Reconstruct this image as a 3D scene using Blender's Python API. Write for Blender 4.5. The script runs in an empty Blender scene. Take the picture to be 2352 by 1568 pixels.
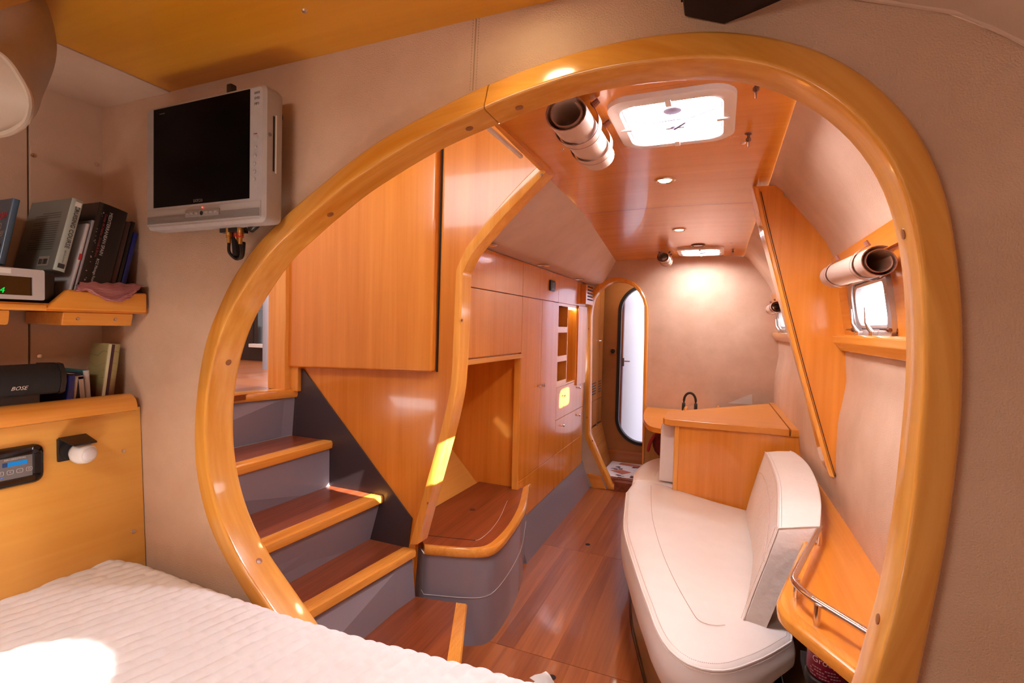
import bpy, bmesh, math, random
from mathutils import Vector, Matrix, Quaternion
random.seed(7)
SC = bpy.context.scene
COL = SC.collection
# ------------------------------------------------------------------ camera
F, CX, CY = 1150.0, 1176.0, 784.0
CAM = Vector((0.0, 0.0, 1.38))
R0 = Vector((0.92284257, 0.03399076, -0.38367462))
R1 = Vector((0.38443005, -0.01926163, 0.92295315))
R2 = Vector((0.02398168, -0.99923652, -0.03084252))
cd = bpy.data.cameras.new('camera'); cam = bpy.data.objects.new('camera', cd); COL.objects.link(cam)
cd.sensor_width = 36.0; cd.lens = F / 2352.0 * 36.0; cd.clip_start = 0.02
xr = Vector((R0.x, R1.x, R2.x)); yd = Vector((R0.y, R1.y, R2.y)); zf = Vector((R0.z, R1.z, R2.z))
cam.matrix_world = Matrix(((xr.x, -yd.x, -zf.x, CAM.x), (xr.y, -yd.y, -zf.y, CAM.y), (xr.z, -yd.z, -zf.z, CAM.z), (0, 0, 0, 1)))
SC.camera = cam
# ------------------------------------------------------------------ view, sky, lamps
vs = SC.view_settings
vs.view_transform = 'Standard'; vs.look = 'None'; vs.gamma = 1.0; vs.use_curve_mapping = False
vs.exposure = 0.42
w = bpy.data.worlds.new('sky'); SC.world = w; w.use_nodes = True
w.node_tree.nodes['Background'].inputs[0].default_value = (0.93, 0.95, 1.0, 1)
w.node_tree.nodes['Background'].inputs[1].default_value = 6.0

def lamp(name, kind, loc, target, energy, color, **kw):
    d = bpy.data.lights.new(name, kind); o = bpy.data.objects.new(name, d); COL.objects.link(o)
    o.location = loc
    v = Vector(target) - Vector(loc)
    o.rotation_euler = v.to_track_quat('-Z', 'Y').to_euler()
    d.energy = energy; d.color = color
    for k, a in kw.items(): setattr(d, k, a)
    return o
WARM = (1.0, 0.74, 0.42); DAY = (1.0, 0.93, 0.96)
# sun beams that come in through the two portlights and through the aft cabin's deck hatch
lamp('sun_beam_portlight', 'SPOT', (3.32, 1.44, 2.75), (-1.30, 1.79, 0.68), 10500, (1, .95, .88), spot_size=math.radians(4.6), spot_blend=.15, shadow_soft_size=.01)
lamp('sun_beam_forward_portlight', 'SPOT', (3.32, 4.30, 2.68), (-1.06, 3.60, 0.84), 8500, (1, .95, .88), spot_size=math.radians(3.2), spot_blend=.3, shadow_soft_size=.02)
lamp('sun_beam_cabin_hatch', 'SPOT', (-0.45, -0.10, 1.93), (-0.99, 0.385, 0.8), 1500, (1, .92, .82), spot_size=math.radians(11), spot_blend=.25, shadow_soft_size=.02)
# daylight of the aft cabin's own deck hatch and side window (behind the camera)
lamp('cabin_hatch_daylight', 'AREA', (-0.62, -0.50, 1.90), (-0.62, -0.2, 0), 9.5, (1, .93, .86), shape='RECTANGLE', size=.45, size_y=.45)
lamp('head_hatch_daylight', 'AREA', (-0.45, 5.6, 2.1), (-0.45, 5.45, 0), 14, (.80, .80, 1.0), shape='RECTANGLE', size=.5, size_y=.5)
lamp('vestibule_fill', 'AREA', (-.75, 4.58, 1.93), (-.75, 4.58, 0), 1.6, (1, .82, .62), shape='RECTANGLE', size=.12, size_y=.12)  # unseen fill lamp, added to brighten the dark vestibule
lamp('saloon_daylight', 'AREA', (-2.75, 1.75, 2.5), (-1.7, 1.4, .8), 24, (.97, .95, 1.0), shape='RECTANGLE', size=.9, size_y=.9)

# ------------------------------------------------------------------ helpers
def on(px, py, X=None, Y=None, Z=None):
    """the point of a real plane (X, Y or Z constant) that photo position px,py shows"""
    c = Vector((px - CX, py - CY, F))
    r = Vector((R0.dot(c), R1.dot(c), R2.dot(c)))
    if X is not None: t = (X - CAM.x) / r.x
    elif Y is not None: t = (Y - CAM.y) / r.y
    else: t = (Z - CAM.z) / r.z
    return CAM + r * t
def ons(pts, **k): return [on(p[0], p[1], **k) for p in pts]
def lerp(a, b, t): return a + (b - a) * t

class MB:
    def __init__(self): self.v = []; self.f = []
    def add(self, vs_, fs):
        n = len(self.v); self.v += [Vector(p) for p in vs_]; self.f += [tuple(i + n for i in q) for q in fs]; return self
    def box(self, lo, hi):
        x0, y0, z0 = lo; x1, y1, z1 = hi
        return self.add([(x0,y0,z0),(x1,y0,z0),(x1,y1,z0),(x0,y1,z0),(x0,y0,z1),(x1,y0,z1),(x1,y1,z1),(x0,y1,z1)],
            [(0,3,2,1),(4,5,6,7),(0,1,5,4),(1,2,6,5),(2,3,7,6),(3,0,4,7)])
    def prism(self, pts, vec):
        n = len(pts); vec = Vector(vec); pts = [Vector(p) for p in pts]
        return self.add(pts + [p + vec for p in pts], [tuple(range(n))[::-1], tuple(range(n, 2*n))] + [(i, (i+1) % n, n + (i+1) % n, n + i) for i in range(n)])
    def rows(self, rows, closed=False, caps=False):
        n = len(rows[0]); vs_ = [p for r in rows for p in r]; fs = []
        m = n if closed else n - 1
        for i in range(len(rows) - 1):
            for j in range(m):
                k = (j + 1) % n
                fs.append((i*n + j, i*n + k, (i+1)*n + k, (i+1)*n + j))
        if caps:
            fs.append(tuple(range(n))[::-1]); fs.append(tuple((len(rows)-1)*n + j for j in range(n)))
        return self.add(vs_, fs)
    def tube(self, path, r, n=10, closed=False, caps=True):
        path = [Vector(p) for p in path]; rows = []; N = len(path); prev = None
        for i, p in enumerate(path):
            if closed: t = path[(i+1) % N] - path[i-1]
            else: t = path[min(i+1, N-1)] - path[max(i-1, 0)]
            t.normalize()
            if prev is None:
                a = Vector((0, 0, 1)) if abs(t.z) < .9 else Vector((1, 0, 0)); u = t.cross(a).normalized()
            else:
                u = (prev - t * prev.dot(t)).normalized()
            prev = u; v = t.cross(u)
            rr = r[i] if isinstance(r, (list, tuple)) else r
            rows.append([p + (u * math.cos(2*math.pi*k/n) + v * math.sin(2*math.pi*k/n)) * rr for k in range(n)])
        if closed: rows.append(rows[0])
        return self.rows(rows, closed=True, caps=caps and not closed)
    def lathe(self, c, axis, prof, n=20):
        c = Vector(c); a = Vector(axis).normalized(); h = Vector((0, 0, 1)) if abs(a.z) < .9 else Vector((1, 0, 0))
        u = a.cross(h).normalized(); v = a.cross(u)
        rows = [[c + a*z + (u*math.cos(2*math.pi*k/n) + v*math.sin(2*math.pi*k/n)) * max(r, 1e-5) for k in range(n)] for r, z in prof]
        return self.rows(rows, closed=True, caps=True)
    def ball(self, c, rad, nu=20, nv=12, M=None):
        rows = []
        for i in range(nv + 1):
            t = math.pi * i / nv
            row = []
            for k in range(nu):
                p = Vector((rad[0]*max(math.sin(t), 1e-4)*math.cos(2*math.pi*k/nu), rad[1]*max(math.sin(t), 1e-4)*math.sin(2*math.pi*k/nu), rad[2]*math.cos(t)))
                if M is not None: p = M @ p
                row.append(Vector(c) + p)
            rows.append(row)
        return self.rows(rows, closed=True, caps=True)
    def ring(self, inner, outer, vec=None, n=None):
        """flat ring between two loops with the same count, with thickness vec"""
        n = len(inner); inner = [Vector(p) for p in inner]; outer = [Vector(p) for p in outer]
        if vec is None: return self.rows([inner, outer], closed=True)
        vec = Vector(vec)
        return self.rows([inner, outer, [p + vec for p in outer], [p + vec for p in inner], inner], closed=True)
    def xf(self, M): self.v = [M @ p for p in self.v]; return self
    def build(self, name, m, parent=None, label=None, bevel=0.0, smooth=40, seg=2, origin=None, kind=None, wn=False):
        bm = bmesh.new(); bv = [bm.verts.new(p) for p in self.v]
        for q in self.f:
            try: bm.faces.new([bv[i] for i in q])
            except ValueError: pass
        bmesh.ops.remove_doubles(bm, verts=bm.verts, dist=1e-6)
        bmesh.ops.recalc_face_normals(bm, faces=bm.faces)
        if bevel:
            es = [e for e in bm.edges if len(e.link_faces) == 2 and e.calc_face_angle(0) > math.radians(30)]
            bmesh.ops.bevel(bm, geom=es, offset=bevel, segments=seg, affect='EDGES', clamp_overlap=True, profile=.5)
        if parent is not None: o0 = WORLD[parent.name]
        elif origin is not None: o0 = Vector(origin)
        else:
            cs = [v.co for v in bm.verts]
            o0 = Vector(((min(c.x for c in cs) + max(c.x for c in cs))/2, (min(c.y for c in cs) + max(c.y for c in cs))/2, min(c.z for c in cs)))
        bmesh.ops.translate(bm, verts=bm.verts, vec=-o0)
        me = bpy.data.meshes.new(name); bm.to_mesh(me); bm.free()
        if smooth:
            for p in me.polygons: p.use_smooth = True
            me.set_sharp_from_angle(angle=math.radians(smooth))
        me.materials.append(m)
        o = bpy.data.objects.new(name, me); COL.objects.link(o)
        if wn or bevel:
            md = o.modifiers.new('weighted', 'WEIGHTED_NORMAL'); md.keep_sharp = True; md.weight = 80
        if parent is not None: o.parent = parent
        else: o.location = o0
        WORLD[o.name] = o0
        if label: o['label'] = label
        if kind: o['kind'] = kind
        return o
WORLD = {}
def thing(name, label, cat, loc, group=None):
    o = bpy.data.objects.new(name, None); COL.objects.link(o); o.location = loc; o.empty_display_size = .05
    o['label'] = label; o['category'] = cat
    if group: o['group'] = group
    WORLD[o.name] = Vector(loc); return o
def tag(o, label, cat, group=None):
    o['label'] = label; o['category'] = cat
    if group: o['group'] = group
    return o
def struct(o, label=None):
    o['kind'] = 'structure'
    if label: o['label'] = label
    return o
def sempty(name, loc, label=None):
    o = bpy.data.objects.new(name, None); COL.objects.link(o); o.location = loc; o['kind'] = 'structure'
    if label: o['label'] = label
    WORLD[o.name] = Vector(loc); return o
def copy_tree(o, delta, parent=None, label=None):
    c = o.copy(); COL.objects.link(c)
    if parent is None:
        c.location = o.location + Vector(delta); WORLD[c.name] = WORLD[o.name] + Vector(delta)
    else: c.parent = parent
    if label: c['label'] = label
    for ch in list(o.children): copy_tree(ch, delta, c)
    return c
def text(s, size, m, M, name, parent, ext=.0003, align='CENTER', shear=0.0, label=None):
    cu = bpy.data.curves.new('t', 'FONT'); cu.body = s; cu.size = size; cu.extrude = ext; cu.align_x = align; cu.align_y = 'CENTER'; cu.shear = shear
    cu.resolution_u = 2
    t = bpy.data.objects.new('t', cu); COL.objects.link(t)
    me = bpy.data.meshes.new_from_object(t); bpy.data.objects.remove(t)
    me.transform(Matrix.Translation(-WORLD[parent.name]) @ M); me.name = name
    me.materials.clear(); me.materials.append(m)
    o = bpy.data.objects.new(name, me); COL.objects.link(o); o.parent = parent; WORLD[o.name] = WORLD[parent.name]
    if label: o['label'] = label
    return o
def frame(o, x, y):
    """matrix with origin o, local x and y as given, z = x cross y"""
    x = Vector(x).normalized(); y = Vector(y); y = (y - x * y.dot(x)).normalized(); z = x.cross(y)
    return Matrix(((x.x, y.x, z.x, o[0]), (x.y, y.y, z.y, o[1]), (x.z, y.z, z.z, o[2]), (0, 0, 0, 1)))
def rrect(w_, h, r, n=5):
    pts = []
    for cx, cy, a0 in ((w_/2 - r, h/2 - r, 0), (-w_/2 + r, h/2 - r, 90), (-w_/2 + r, -h/2 + r, 180), (w_/2 - r, -h/2 + r, 270)):
        for k in range(n + 1):
            a = math.radians(a0 + 90 * k / n); pts.append((cx + r*math.cos(a), cy + r*math.sin(a)))
    return pts
def smooth_path(pts, sub=6, closed=False):
    pts = [Vector(p) for p in pts]; n = len(pts); out = []
    rng = range(n) if closed else range(n - 1)
    for i in rng:
        p0 = pts[(i-1) % n] if closed or i > 0 else pts[0]*2 - pts[1]
        p1 = pts[i]; p2 = pts[(i+1) % n]
        p3 = pts[(i+2) % n] if closed or i + 2 < n else p2*2 - p1
        for k in range(sub):
            t = k / sub
            out.append(.5 * ((2*p1) + (p2 - p0)*t + (2*p0 - 5*p1 + 4*p2 - p3)*t*t + (3*p1 - p0 - 3*p2 + p3)*t**3))
    if not closed: out.append(pts[-1])
    return out
def resample(pts, n):
    pts = [Vector(p) for p in pts]; L = [0]
    for a, b in zip(pts, pts[1:]): L.append(L[-1] + (b - a).length)
    out = []; j = 0
    for i in range(n):
        d = L[-1] * i / (n - 1)
        while j < len(L) - 2 and L[j+1] < d: j += 1
        s = (d - L[j]) / max(L[j+1] - L[j], 1e-9); out.append(pts[j].lerp(pts[j+1], min(max(s, 0), 1)))
    return out
def plate_hole(mb, rect, hole, mapf, vec):
    """rectangular plate (u0,v0,u1,v1) with a hole loop, mapped to 3-D by mapf"""
    u0, v0, u1, v1 = rect
    cx = sum(p[0] for p in hole)/len(hole); cy = sum(p[1] for p in hole)/len(hole)
    angs = [math.atan2(p[1]-cy, p[0]-cx) for p in hole]
    cor = [math.atan2(y-cy, x-cx) for x, y in ((u0,v0),(u1,v0),(u1,v1),(u0,v1))]
    def hit(a):
        c, s = math.cos(a), math.sin(a); t = 1e9
        if c > 1e-9: t = min(t, (u1-cx)/c)
        if c < -1e-9: t = min(t, (u0-cx)/c)
        if s > 1e-9: t = min(t, (v1-cy)/s)
        if s < -1e-9: t = min(t, (v0-cy)/s)
        return (cx + c*t, cy + s*t)
    def inner(a):
        best = None; n = len(hole)
        for i in range(n):
            a0, a1 = angs[i], angs[(i+1) % n]; d = (a1 - a0) % (2*math.pi); e = (a - a0) % (2*math.pi)
            if d > math.pi: continue
            if e <= d + 1e-9:
                p, q = hole[i], hole[(i+1) % n]; c, s = math.cos(a), math.sin(a)
                den = (q[0]-p[0])*s - (q[1]-p[1])*c
                if abs(den) < 1e-12: return p
                k = ((cx-p[0])*s - (cy-p[1])*c)/den
                return (p[0] + (q[0]-p[0])*k, p[1] + (q[1]-p[1])*k)
        return hole[0]
    L = sorted([(a % (2*math.pi), None, p) for a, p in zip(angs, hole)] + [(a % (2*math.pi), 1, None) for a in cor], key=lambda t: t[0])
    inn = []; out = []
    for a, c, p in L:
        inn.append(mapf(*(p if p is not None else inner(a)))); out.append(mapf(*hit(a)))
    mb.ring(inn, out, vec)
    return mb

# ------------------------------------------------------------------ materials
def base_mat(name):
    m = bpy.data.materials.new(name); m.use_nodes = True; nt = m.node_tree
    return m, nt, nt.nodes['Principled BSDF']
def plain(name, col, rough=.5, metal=0.0, spec=.5, bump=None, coat=0.0):
    m, nt, b = base_mat(name)
    b.inputs['Base Color'].default_value = (*col, 1); b.inputs['Roughness'].default_value = rough
    b.inputs['Metallic'].default_value = metal; b.inputs['Specular IOR Level'].default_value = spec
    b.inputs['Coat Weight'].default_value = coat; b.inputs['Coat Roughness'].default_value = .08
    if bump:
        tc = nt.nodes.new('ShaderNodeTexCoord'); n = nt.nodes.new('ShaderNodeTexNoise'); n.inputs['Scale'].default_value = bump[0]; n.inputs['Detail'].default_value = 3
        bp = nt.nodes.new('ShaderNodeBump'); bp.inputs['Strength'].default_value = bump[1]; bp.inputs['Distance'].default_value = bump[2]
        nt.links.new(tc.outputs['Object'], n.inputs['Vector']); nt.links.new(n.outputs['Fac'], bp.inputs['Height']); nt.links.new(bp.outputs['Normal'], b.inputs['Normal'])
    return m
def mottled(name, c1, c2, scale, rough, bump=None, spec=.4, detail=4):
    m, nt, b = base_mat(name)
    tc = nt.nodes.new('ShaderNodeTexCoord'); n = nt.nodes.new('ShaderNodeTexNoise'); n.inputs['Scale'].default_value = scale; n.inputs['Detail'].default_value = detail; n.inputs['Roughness'].default_value = .6
    mx = nt.nodes.new('ShaderNodeValToRGB'); mx.color_ramp.elements[0].position = .35; mx.color_ramp.elements[1].position = .68
    mx.color_ramp.elements[0].color = (*c1, 1); mx.color_ramp.elements[1].color = (*c2, 1)
    nt.links.new(tc.outputs['Object'], n.inputs['Vector']); nt.links.new(n.outputs['Fac'], mx.inputs['Fac']); nt.links.new(mx.outputs['Color'], b.inputs['Base Color'])
    b.inputs['Roughness'].default_value = rough; b.inputs['Specular IOR Level'].default_value = spec
    if bump:
        v = nt.nodes.new('ShaderNodeTexNoise'); v.inputs['Scale'].default_value = bump[0]; v.inputs['Detail'].default_value = 2
        bp = nt.nodes.new('ShaderNodeBump'); bp.inputs['Strength'].default_value = bump[1]; bp.inputs['Distance'].default_value = bump[2]
        nt.links.new(tc.outputs['Object'], v.inputs['Vector']); nt.links.new(v.outputs['Fac'], bp.inputs['Height']); nt.links.new(bp.outputs['Normal'], b.inputs['Normal'])
    return m
def wood(name, dark, light, axis='Z', fine=1.0, rough=.22, coat=.5, band=0.0, rnd=0.0):
    m, nt, b = base_mat(name); N = nt.nodes.new; L = nt.links.new
    tc = N('ShaderNodeTexCoord'); mp = N('ShaderNodeMapping')
    s = {'X': (.6, 16, 16), 'Y': (16, .6, 16), 'Z': (16, 16, .6)}[axis]
    mp.inputs['Scale'].default_value = [q * fine for q in s]
    L(tc.outputs['Object'], mp.inputs['Vector'])
    src = mp.outputs['Vector']
    oi = N('ShaderNodeObjectInfo')
    if rnd:
        ad = N('ShaderNodeVectorMath'); ad.operation = 'ADD'; L(mp.outputs['Vector'], ad.inputs[0])
        sc_ = N('ShaderNodeMath'); sc_.operation = 'MULTIPLY'; sc_.inputs[1].default_value = 37.0; L(oi.outputs['Random'], sc_.inputs[0]); L(sc_.outputs[0], ad.inputs[1]); src = ad.outputs[0]
    n1 = N('ShaderNodeTexNoise'); n1.inputs['Scale'].default_value = 1.0; n1.inputs['Detail'].default_value = 5; n1.inputs['Distortion'].default_value = .4; L(src, n1.inputs['Vector'])
    n2 = N('ShaderNodeTexNoise'); n2.inputs['Scale'].default_value = 5.0; n2.inputs['Detail'].default_value = 4; L(src, n2.inputs['Vector'])
    n3 = N('ShaderNodeTexNoise'); n3.inputs['Scale'].default_value = .28; n3.inputs['Detail'].default_value = 1; L(src, n3.inputs['Vector'])
    a1 = N('ShaderNodeMath'); a1.operation = 'MULTIPLY_ADD'; a1.inputs[1].default_value = .5; L(n2.outputs['Fac'], a1.inputs[0]); L(n1.outputs['Fac'], a1.inputs[2])
    a2 = N('ShaderNodeMath'); a2.operation = 'MULTIPLY_ADD'; a2.inputs[1].default_value = .7; L(n3.outputs['Fac'], a2.inputs[0]); L(a1.outputs[0], a2.inputs[2])
    last = a2.outputs[0]
    if rnd:
        a3 = N('ShaderNodeMath'); a3.operation = 'MULTIPLY_ADD'; a3.inputs[1].default_value = rnd; L(oi.outputs['Random'], a3.inputs[0]); L(last, a3.inputs[2])
        a4 = N('ShaderNodeMath'); a4.operation = 'SUBTRACT'; a4.inputs[1].default_value = rnd/2; L(a3.outputs[0], a4.inputs[0]); last = a4.outputs[0]
    cr = N('ShaderNodeValToRGB'); cr.color_ramp.elements[0].position = .80; cr.color_ramp.elements[1].position = 1.38 if False else 1.0
    rg = N('ShaderNodeMapRange'); rg.inputs['From Min'].default_value = .85; rg.inputs['From Max'].default_value = 1.35; L(last, rg.inputs['Value'])
    cr.color_ramp.elements[0].position = 0.0; cr.color_ramp.elements[0].color = (*dark, 1); cr.color_ramp.elements[1].color = (*light, 1)
    L(rg.outputs[0], cr.inputs['Fac']); L(cr.outputs['Color'], b.inputs['Base Color'])
    b.inputs['Roughness'].default_value = rough; b.inputs['Coat Weight'].default_value = coat; b.inputs['Coat Roughness'].default_value = .06
    return m
def emit(name, col, s):
    m = bpy.data.materials.new(name); m.use_nodes = True; nt = m.node_tree; nt.nodes.clear()
    o = nt.nodes.new('ShaderNodeOutputMaterial'); e = nt.nodes.new('ShaderNodeEmission'); e.inputs[0].default_value = (*col, 1); e.inputs[1].default_value = s
    nt.links.new(e.outputs[0], o.inputs[0]); return m
def glass(name, tint=(1, 1, 1), gloss=.06):
    m = bpy.data.materials.new(name); m.use_nodes = True; nt = m.node_tree; nt.nodes.clear()
    o = nt.nodes.new('ShaderNodeOutputMaterial'); t = nt.nodes.new('ShaderNodeBsdfTransparent'); g = nt.nodes.new('ShaderNodeBsdfGlossy'); x = nt.nodes.new('ShaderNodeMixShader')
    t.inputs[0].default_value = (*tint, 1); g.inputs['Roughness'].default_value = .03; x.inputs[0].default_value = gloss
    nt.links.new(t.outputs[0], x.inputs[1]); nt.links.new(g.outputs[0], x.inputs[2]); nt.links.new(x.outputs[0], o.inputs[0]); return m
D1, D2 = (.66, .205, .018), (.79, .285, .036)
WZ = wood('beech_vertical', D1, D2, 'Z'); WY = wood('beech_fore_aft', D1, D2, 'Y'); WX = wood('beech_athwart', D1, D2, 'X')
WS = wood('beech_solid', (.70, .25, .028), (.86, .39, .075), 'Y', fine=1.6, rough=.2)
WSZ = wood('beech_solid_vertical', (.70, .25, .028), (.86, .39, .075), 'Z', fine=1.6, rough=.2)
WC = wood('ceiling_veneer', (.66, .225, .020), (.76, .29, .035), 'X', fine=.8, rough=.25, coat=.35)
WN = wood('panel_veneer', (.73, .34, .06), (.82, .43, .095), 'Y', fine=.8, rough=.3, coat=.3)
WCN = wood('cabin_ceiling_veneer', (.66, .265, .014), (.75, .33, .024), 'X', fine=.8, rough=.3, coat=.25)
MAH = wood('mahogany_laminate', (.145, .030, .012), (.34, .085, .030), 'Y', fine=1.2, rough=.28, coat=.25)
MAHF = wood('mahogany_floor', (.23, .053, .013), (.42, .122, .032), 'Y', fine=1.0, rough=.30, coat=.3, rnd=.32)
VIN = mottled('cream_vinyl', (.60, .39, .265), (.69, .47, .335), 5.0, .55, bump=(380, .5, .003))
VIN2 = mottled('cream_liner', (.61, .415, .30), (.70, .50, .375), 4.0, .6, bump=(420, .2, .001))
LEA = mottled('white_leather', (.80, .70, .64), (.86, .77, .71), 3.0, .42, bump=(260, .15, .001))
STI = plain('stitching', (.45, .36, .30), .7)
GRY = plain('grey_paint', (.25, .22, .26), .26, coat=.35)
GRYL = plain('grey_joint', (.42, .38, .38), .5)
DPL = plain('dowel_plug', (.30, .105, .025), .35)
GAP = plain('dark_gap', (.018, .008, .004), .8)
BLK = plain('black_plastic', (.012, .010, .011), .35)
BLKM = plain('black_cloth', (.010, .007, .007), .85)
BLKG = plain('black_gloss', (.006, .004, .005), .08)
STEEL = plain('stainless', (.78, .72, .70), .20, metal=1.0)
BRASS = plain('brass', (.62, .36, .10), .28, metal=1.0)
RED = plain('red_print', (.55, .02, .02), .5)
SILV = mottled('silver_plastic', (.40, .36, .35), (.44, .40, .39), 30, .38)
WHT = plain('white_plastic', (.80, .76, .74), .35)
PAPER = plain('paper', (.78, .75, .70), .7)
LTH = plain('tan_leather', (.62, .43, .33), .6, bump=(300, .3, .002))
LTHE = plain('leather_edge', (.30, .11, .07), .6)
PANE = emit('hatch_acrylic', (.98, .925, 1.0), 88.0)
PANE_FAR = emit('hatch_acrylic_far', (.95, .93, 1.0), 52.0)
GLS = glass('portlight_glass')
LED = emit('red_led', (1, .05, .02), 6)
BULB = emit('lamp_glow', (1, .80, .45), 30)

# ================================================================== STRUCTURE
YB = 0.82                      # aft face of the arched bulkhead
# ---- traced edges of the big arch (front-face crease and outer edge), from bottom left round to bottom right
OUT = [(760,1640),(715,1580),(672,1520),(630,1463),(590,1405),(549.7,1340),(516.5,1284),(481,1212),(460,1136),(447.7,1059),(446,1008),(450,931.6),(460,845),(478,763),(496,722),(532,642),(576,577.5),(630.5,518),(692,462),(746,418),(814,363),(882,315.6),(950,278),(1018,242.5),(1074,214),(1170,173.5),(1272,136),(1374,105.5),(1476,83.3),(1578,70.8),(1671,69.7),(1756,80),(1841,98.7),(1926,132.7),(1994,175),(2062,234.8),(2123.6,316.5),(2161,401.5),(2184.8,476.3),(2198.3,572),(2207.8,648.7),(2213.6,725),(2214.7,801.7),(2213.6,878),(2209.7,974),(2198.3,1082.8),(2184.9,1182.3),(2165.8,1301),(2142.8,1408),(2116,1534.3),(2070,1720)]
CRE = [(800,1650),(740,1570),(685,1490),(640,1424),(598,1362),(555,1299),(516.5,1222),(493.6,1156),(478,1084),(471.6,1008),(473,931.5),(488.5,829.5),(516.5,743),(530,715),(566,656),(617,584),(678,526.5),(739,472),(787,431),(848,390),(916,346),(991,305),(1052,276.5),(1132,242),(1238,201),(1340,170),(1442,150),(1544,138),(1620,132.6),(1688,136),(1756,148),(1824,170),(1892,206),(1960,258.5),(2011,313),(2055,381),(2082.6,449),(2100.2,522),(2112,591),(2118,668),(2121.7,763),(2123,840),(2119.8,916),(2114,975.6),(2104.5,1063.6),(2089,1197.5),(2066,1331),(2047,1427),(2016.5,1523),(1965,1690)]
AC = (-0.42, 1.22)
def radial(pts, yy):
    L = []
    for p in pts:
        q = on(p[0], p[1], Y=yy); L.append((math.atan2(q.z - AC[1], q.x - AC[0]), math.hypot(q.x - AC[0], q.z - AC[1])))
    L = [((-a - math.pi/2) % (2*math.pi), r) for a, r in L]
    L.sort(); return L
def rad_at(L, t):
    if t <= L[0][0]: return L[0][1]
    for (a, r), (b, s) in zip(L, L[1:]):
        if t <= b: return r + (s - r) * (t - a)/max(b - a, 1e-9)
    return L[-1][1]
RO = radial(OUT, .80); RC = radial(CRE, .785)
t0, t1 = max(RO[0][0], RC[0][0]), min(RO[-1][0], RC[-1][0])
NA = 160
def smooth_r(L):
    ts = [lerp(t0, t1, i/NA) for i in range(NA + 1)]
    rs = [rad_at(L, t) for t in ts]
    for _ in range(3): rs = [rs[0]] + [(rs[i-1] + 2*rs[i] + rs[i+1])/4 for i in range(1, NA)] + [rs[-1]]
    return ts, rs
TS, ro = smooth_r(RO); _, rc = smooth_r(RC)
def ap(i, r, y):
    a = -TS[i] - math.pi/2
    return Vector((AC[0] + math.cos(a)*r, y, AC[1] + math.sin(a)*r))
arch = sempty('trim_1', (AC[0], YB, .8), 'varnished beech arch around the opening in the cream bulkhead')
def arch_piece(i0, i1, nm):
    mb = MB(); rows = []
    for i in range(i0, i1 + 1):
        o_, c_ = ro[i], rc[i]; wd = o_ - c_
        rows.append([ap(i, o_, .835), ap(i, o_, .806), ap(i, o_ - .05*wd, .799), ap(i, o_ - .16*wd, .7945), ap(i, lerp(o_, c_, .6), .789), ap(i, c_ + .007, .785), ap(i, c_ + .0025, .7855), ap(i, c_ + .0005, .7875), ap(i, c_, .792), ap(i, c_ - .001, .85), ap(i, c_ + .003, .858), ap(i, c_ + .03, .858), ap(i, o_, .858)])
    mb.rows(rows, closed=True, caps=True)
    return mb.build(nm, WARCH, arch, smooth=50, wn=True)
def archwood():
    m, nt, b = base_mat('arch_beech'); N = nt.nodes.new; L = nt.links.new
    tc = N('ShaderNodeTexCoord'); sp = N('ShaderNodeSeparateXYZ'); L(tc.outputs['Object'], sp.inputs[0])
    # grain runs round the arch: radius and depth are the fine directions
    lz = N('ShaderNodeMath'); lz.operation = 'ADD'; lz.inputs[1].default_value = .8 - AC[1]; L(sp.outputs['Z'], lz.inputs[0])
    cx = N('ShaderNodeCombineXYZ'); L(sp.outputs['X'], cx.inputs[0]); L(lz.outputs[0], cx.inputs[1])
    ln = N('ShaderNodeVectorMath'); ln.operation = 'LENGTH'; L(cx.outputs[0], ln.inputs[0])
    an = N('ShaderNodeMath'); an.operation = 'ARCTAN2'; L(sp.outputs['X'], an.inputs[0]); L(lz.outputs[0], an.inputs[1])
    cb = N('ShaderNodeCombineXYZ'); L(ln.outputs['Value'], cb.inputs[0]); L(sp.outputs['Y'], cb.inputs[1]); L(an.outputs[0], cb.inputs[2])
    mp = N('ShaderNodeMapping'); mp.inputs['Scale'].default_value = (60, 60, 1.6); L(cb.outputs[0], mp.inputs['Vector'])
    n1 = N('ShaderNodeTexNoise'); n1.inputs['Detail'].default_value = 5; n1.inputs['Scale'].default_value = 1; L(mp.outputs[0], n1.inputs['Vector'])
    n2 = N('ShaderNodeTexNoise'); n2.inputs['Detail'].default_value = 2; n2.inputs['Scale'].default_value = .3; L(mp.outputs[0], n2.inputs['Vector'])
    ad = N('ShaderNodeMath'); ad.operation = 'ADD'; L(n1.outputs['Fac'], ad.inputs[0]); L(n2.outputs['Fac'], ad.inputs[1])
    rg = N('ShaderNodeMapRange'); rg.inputs['From Min'].default_value = .7; rg.inputs['From Max'].default_value = 1.3; L(ad.outputs[0], rg.inputs['Value'])
    cr = N('ShaderNodeValToRGB'); cr.color_ramp.elements[0].color = (.68, .26, .028, 1); cr.color_ramp.elements[1].color = (.86, .42, .085, 1)
    L(rg.outputs[0], cr.inputs['Fac']); L(cr.outputs[0], b.inputs['Base Color']); b.inputs['Roughness'].default_value = .2; b.inputs['Coat Weight'].default_value = .6; b.inputs['Coat Roughness'].default_value = .06
    return m
WARCH = archwood()
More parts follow.
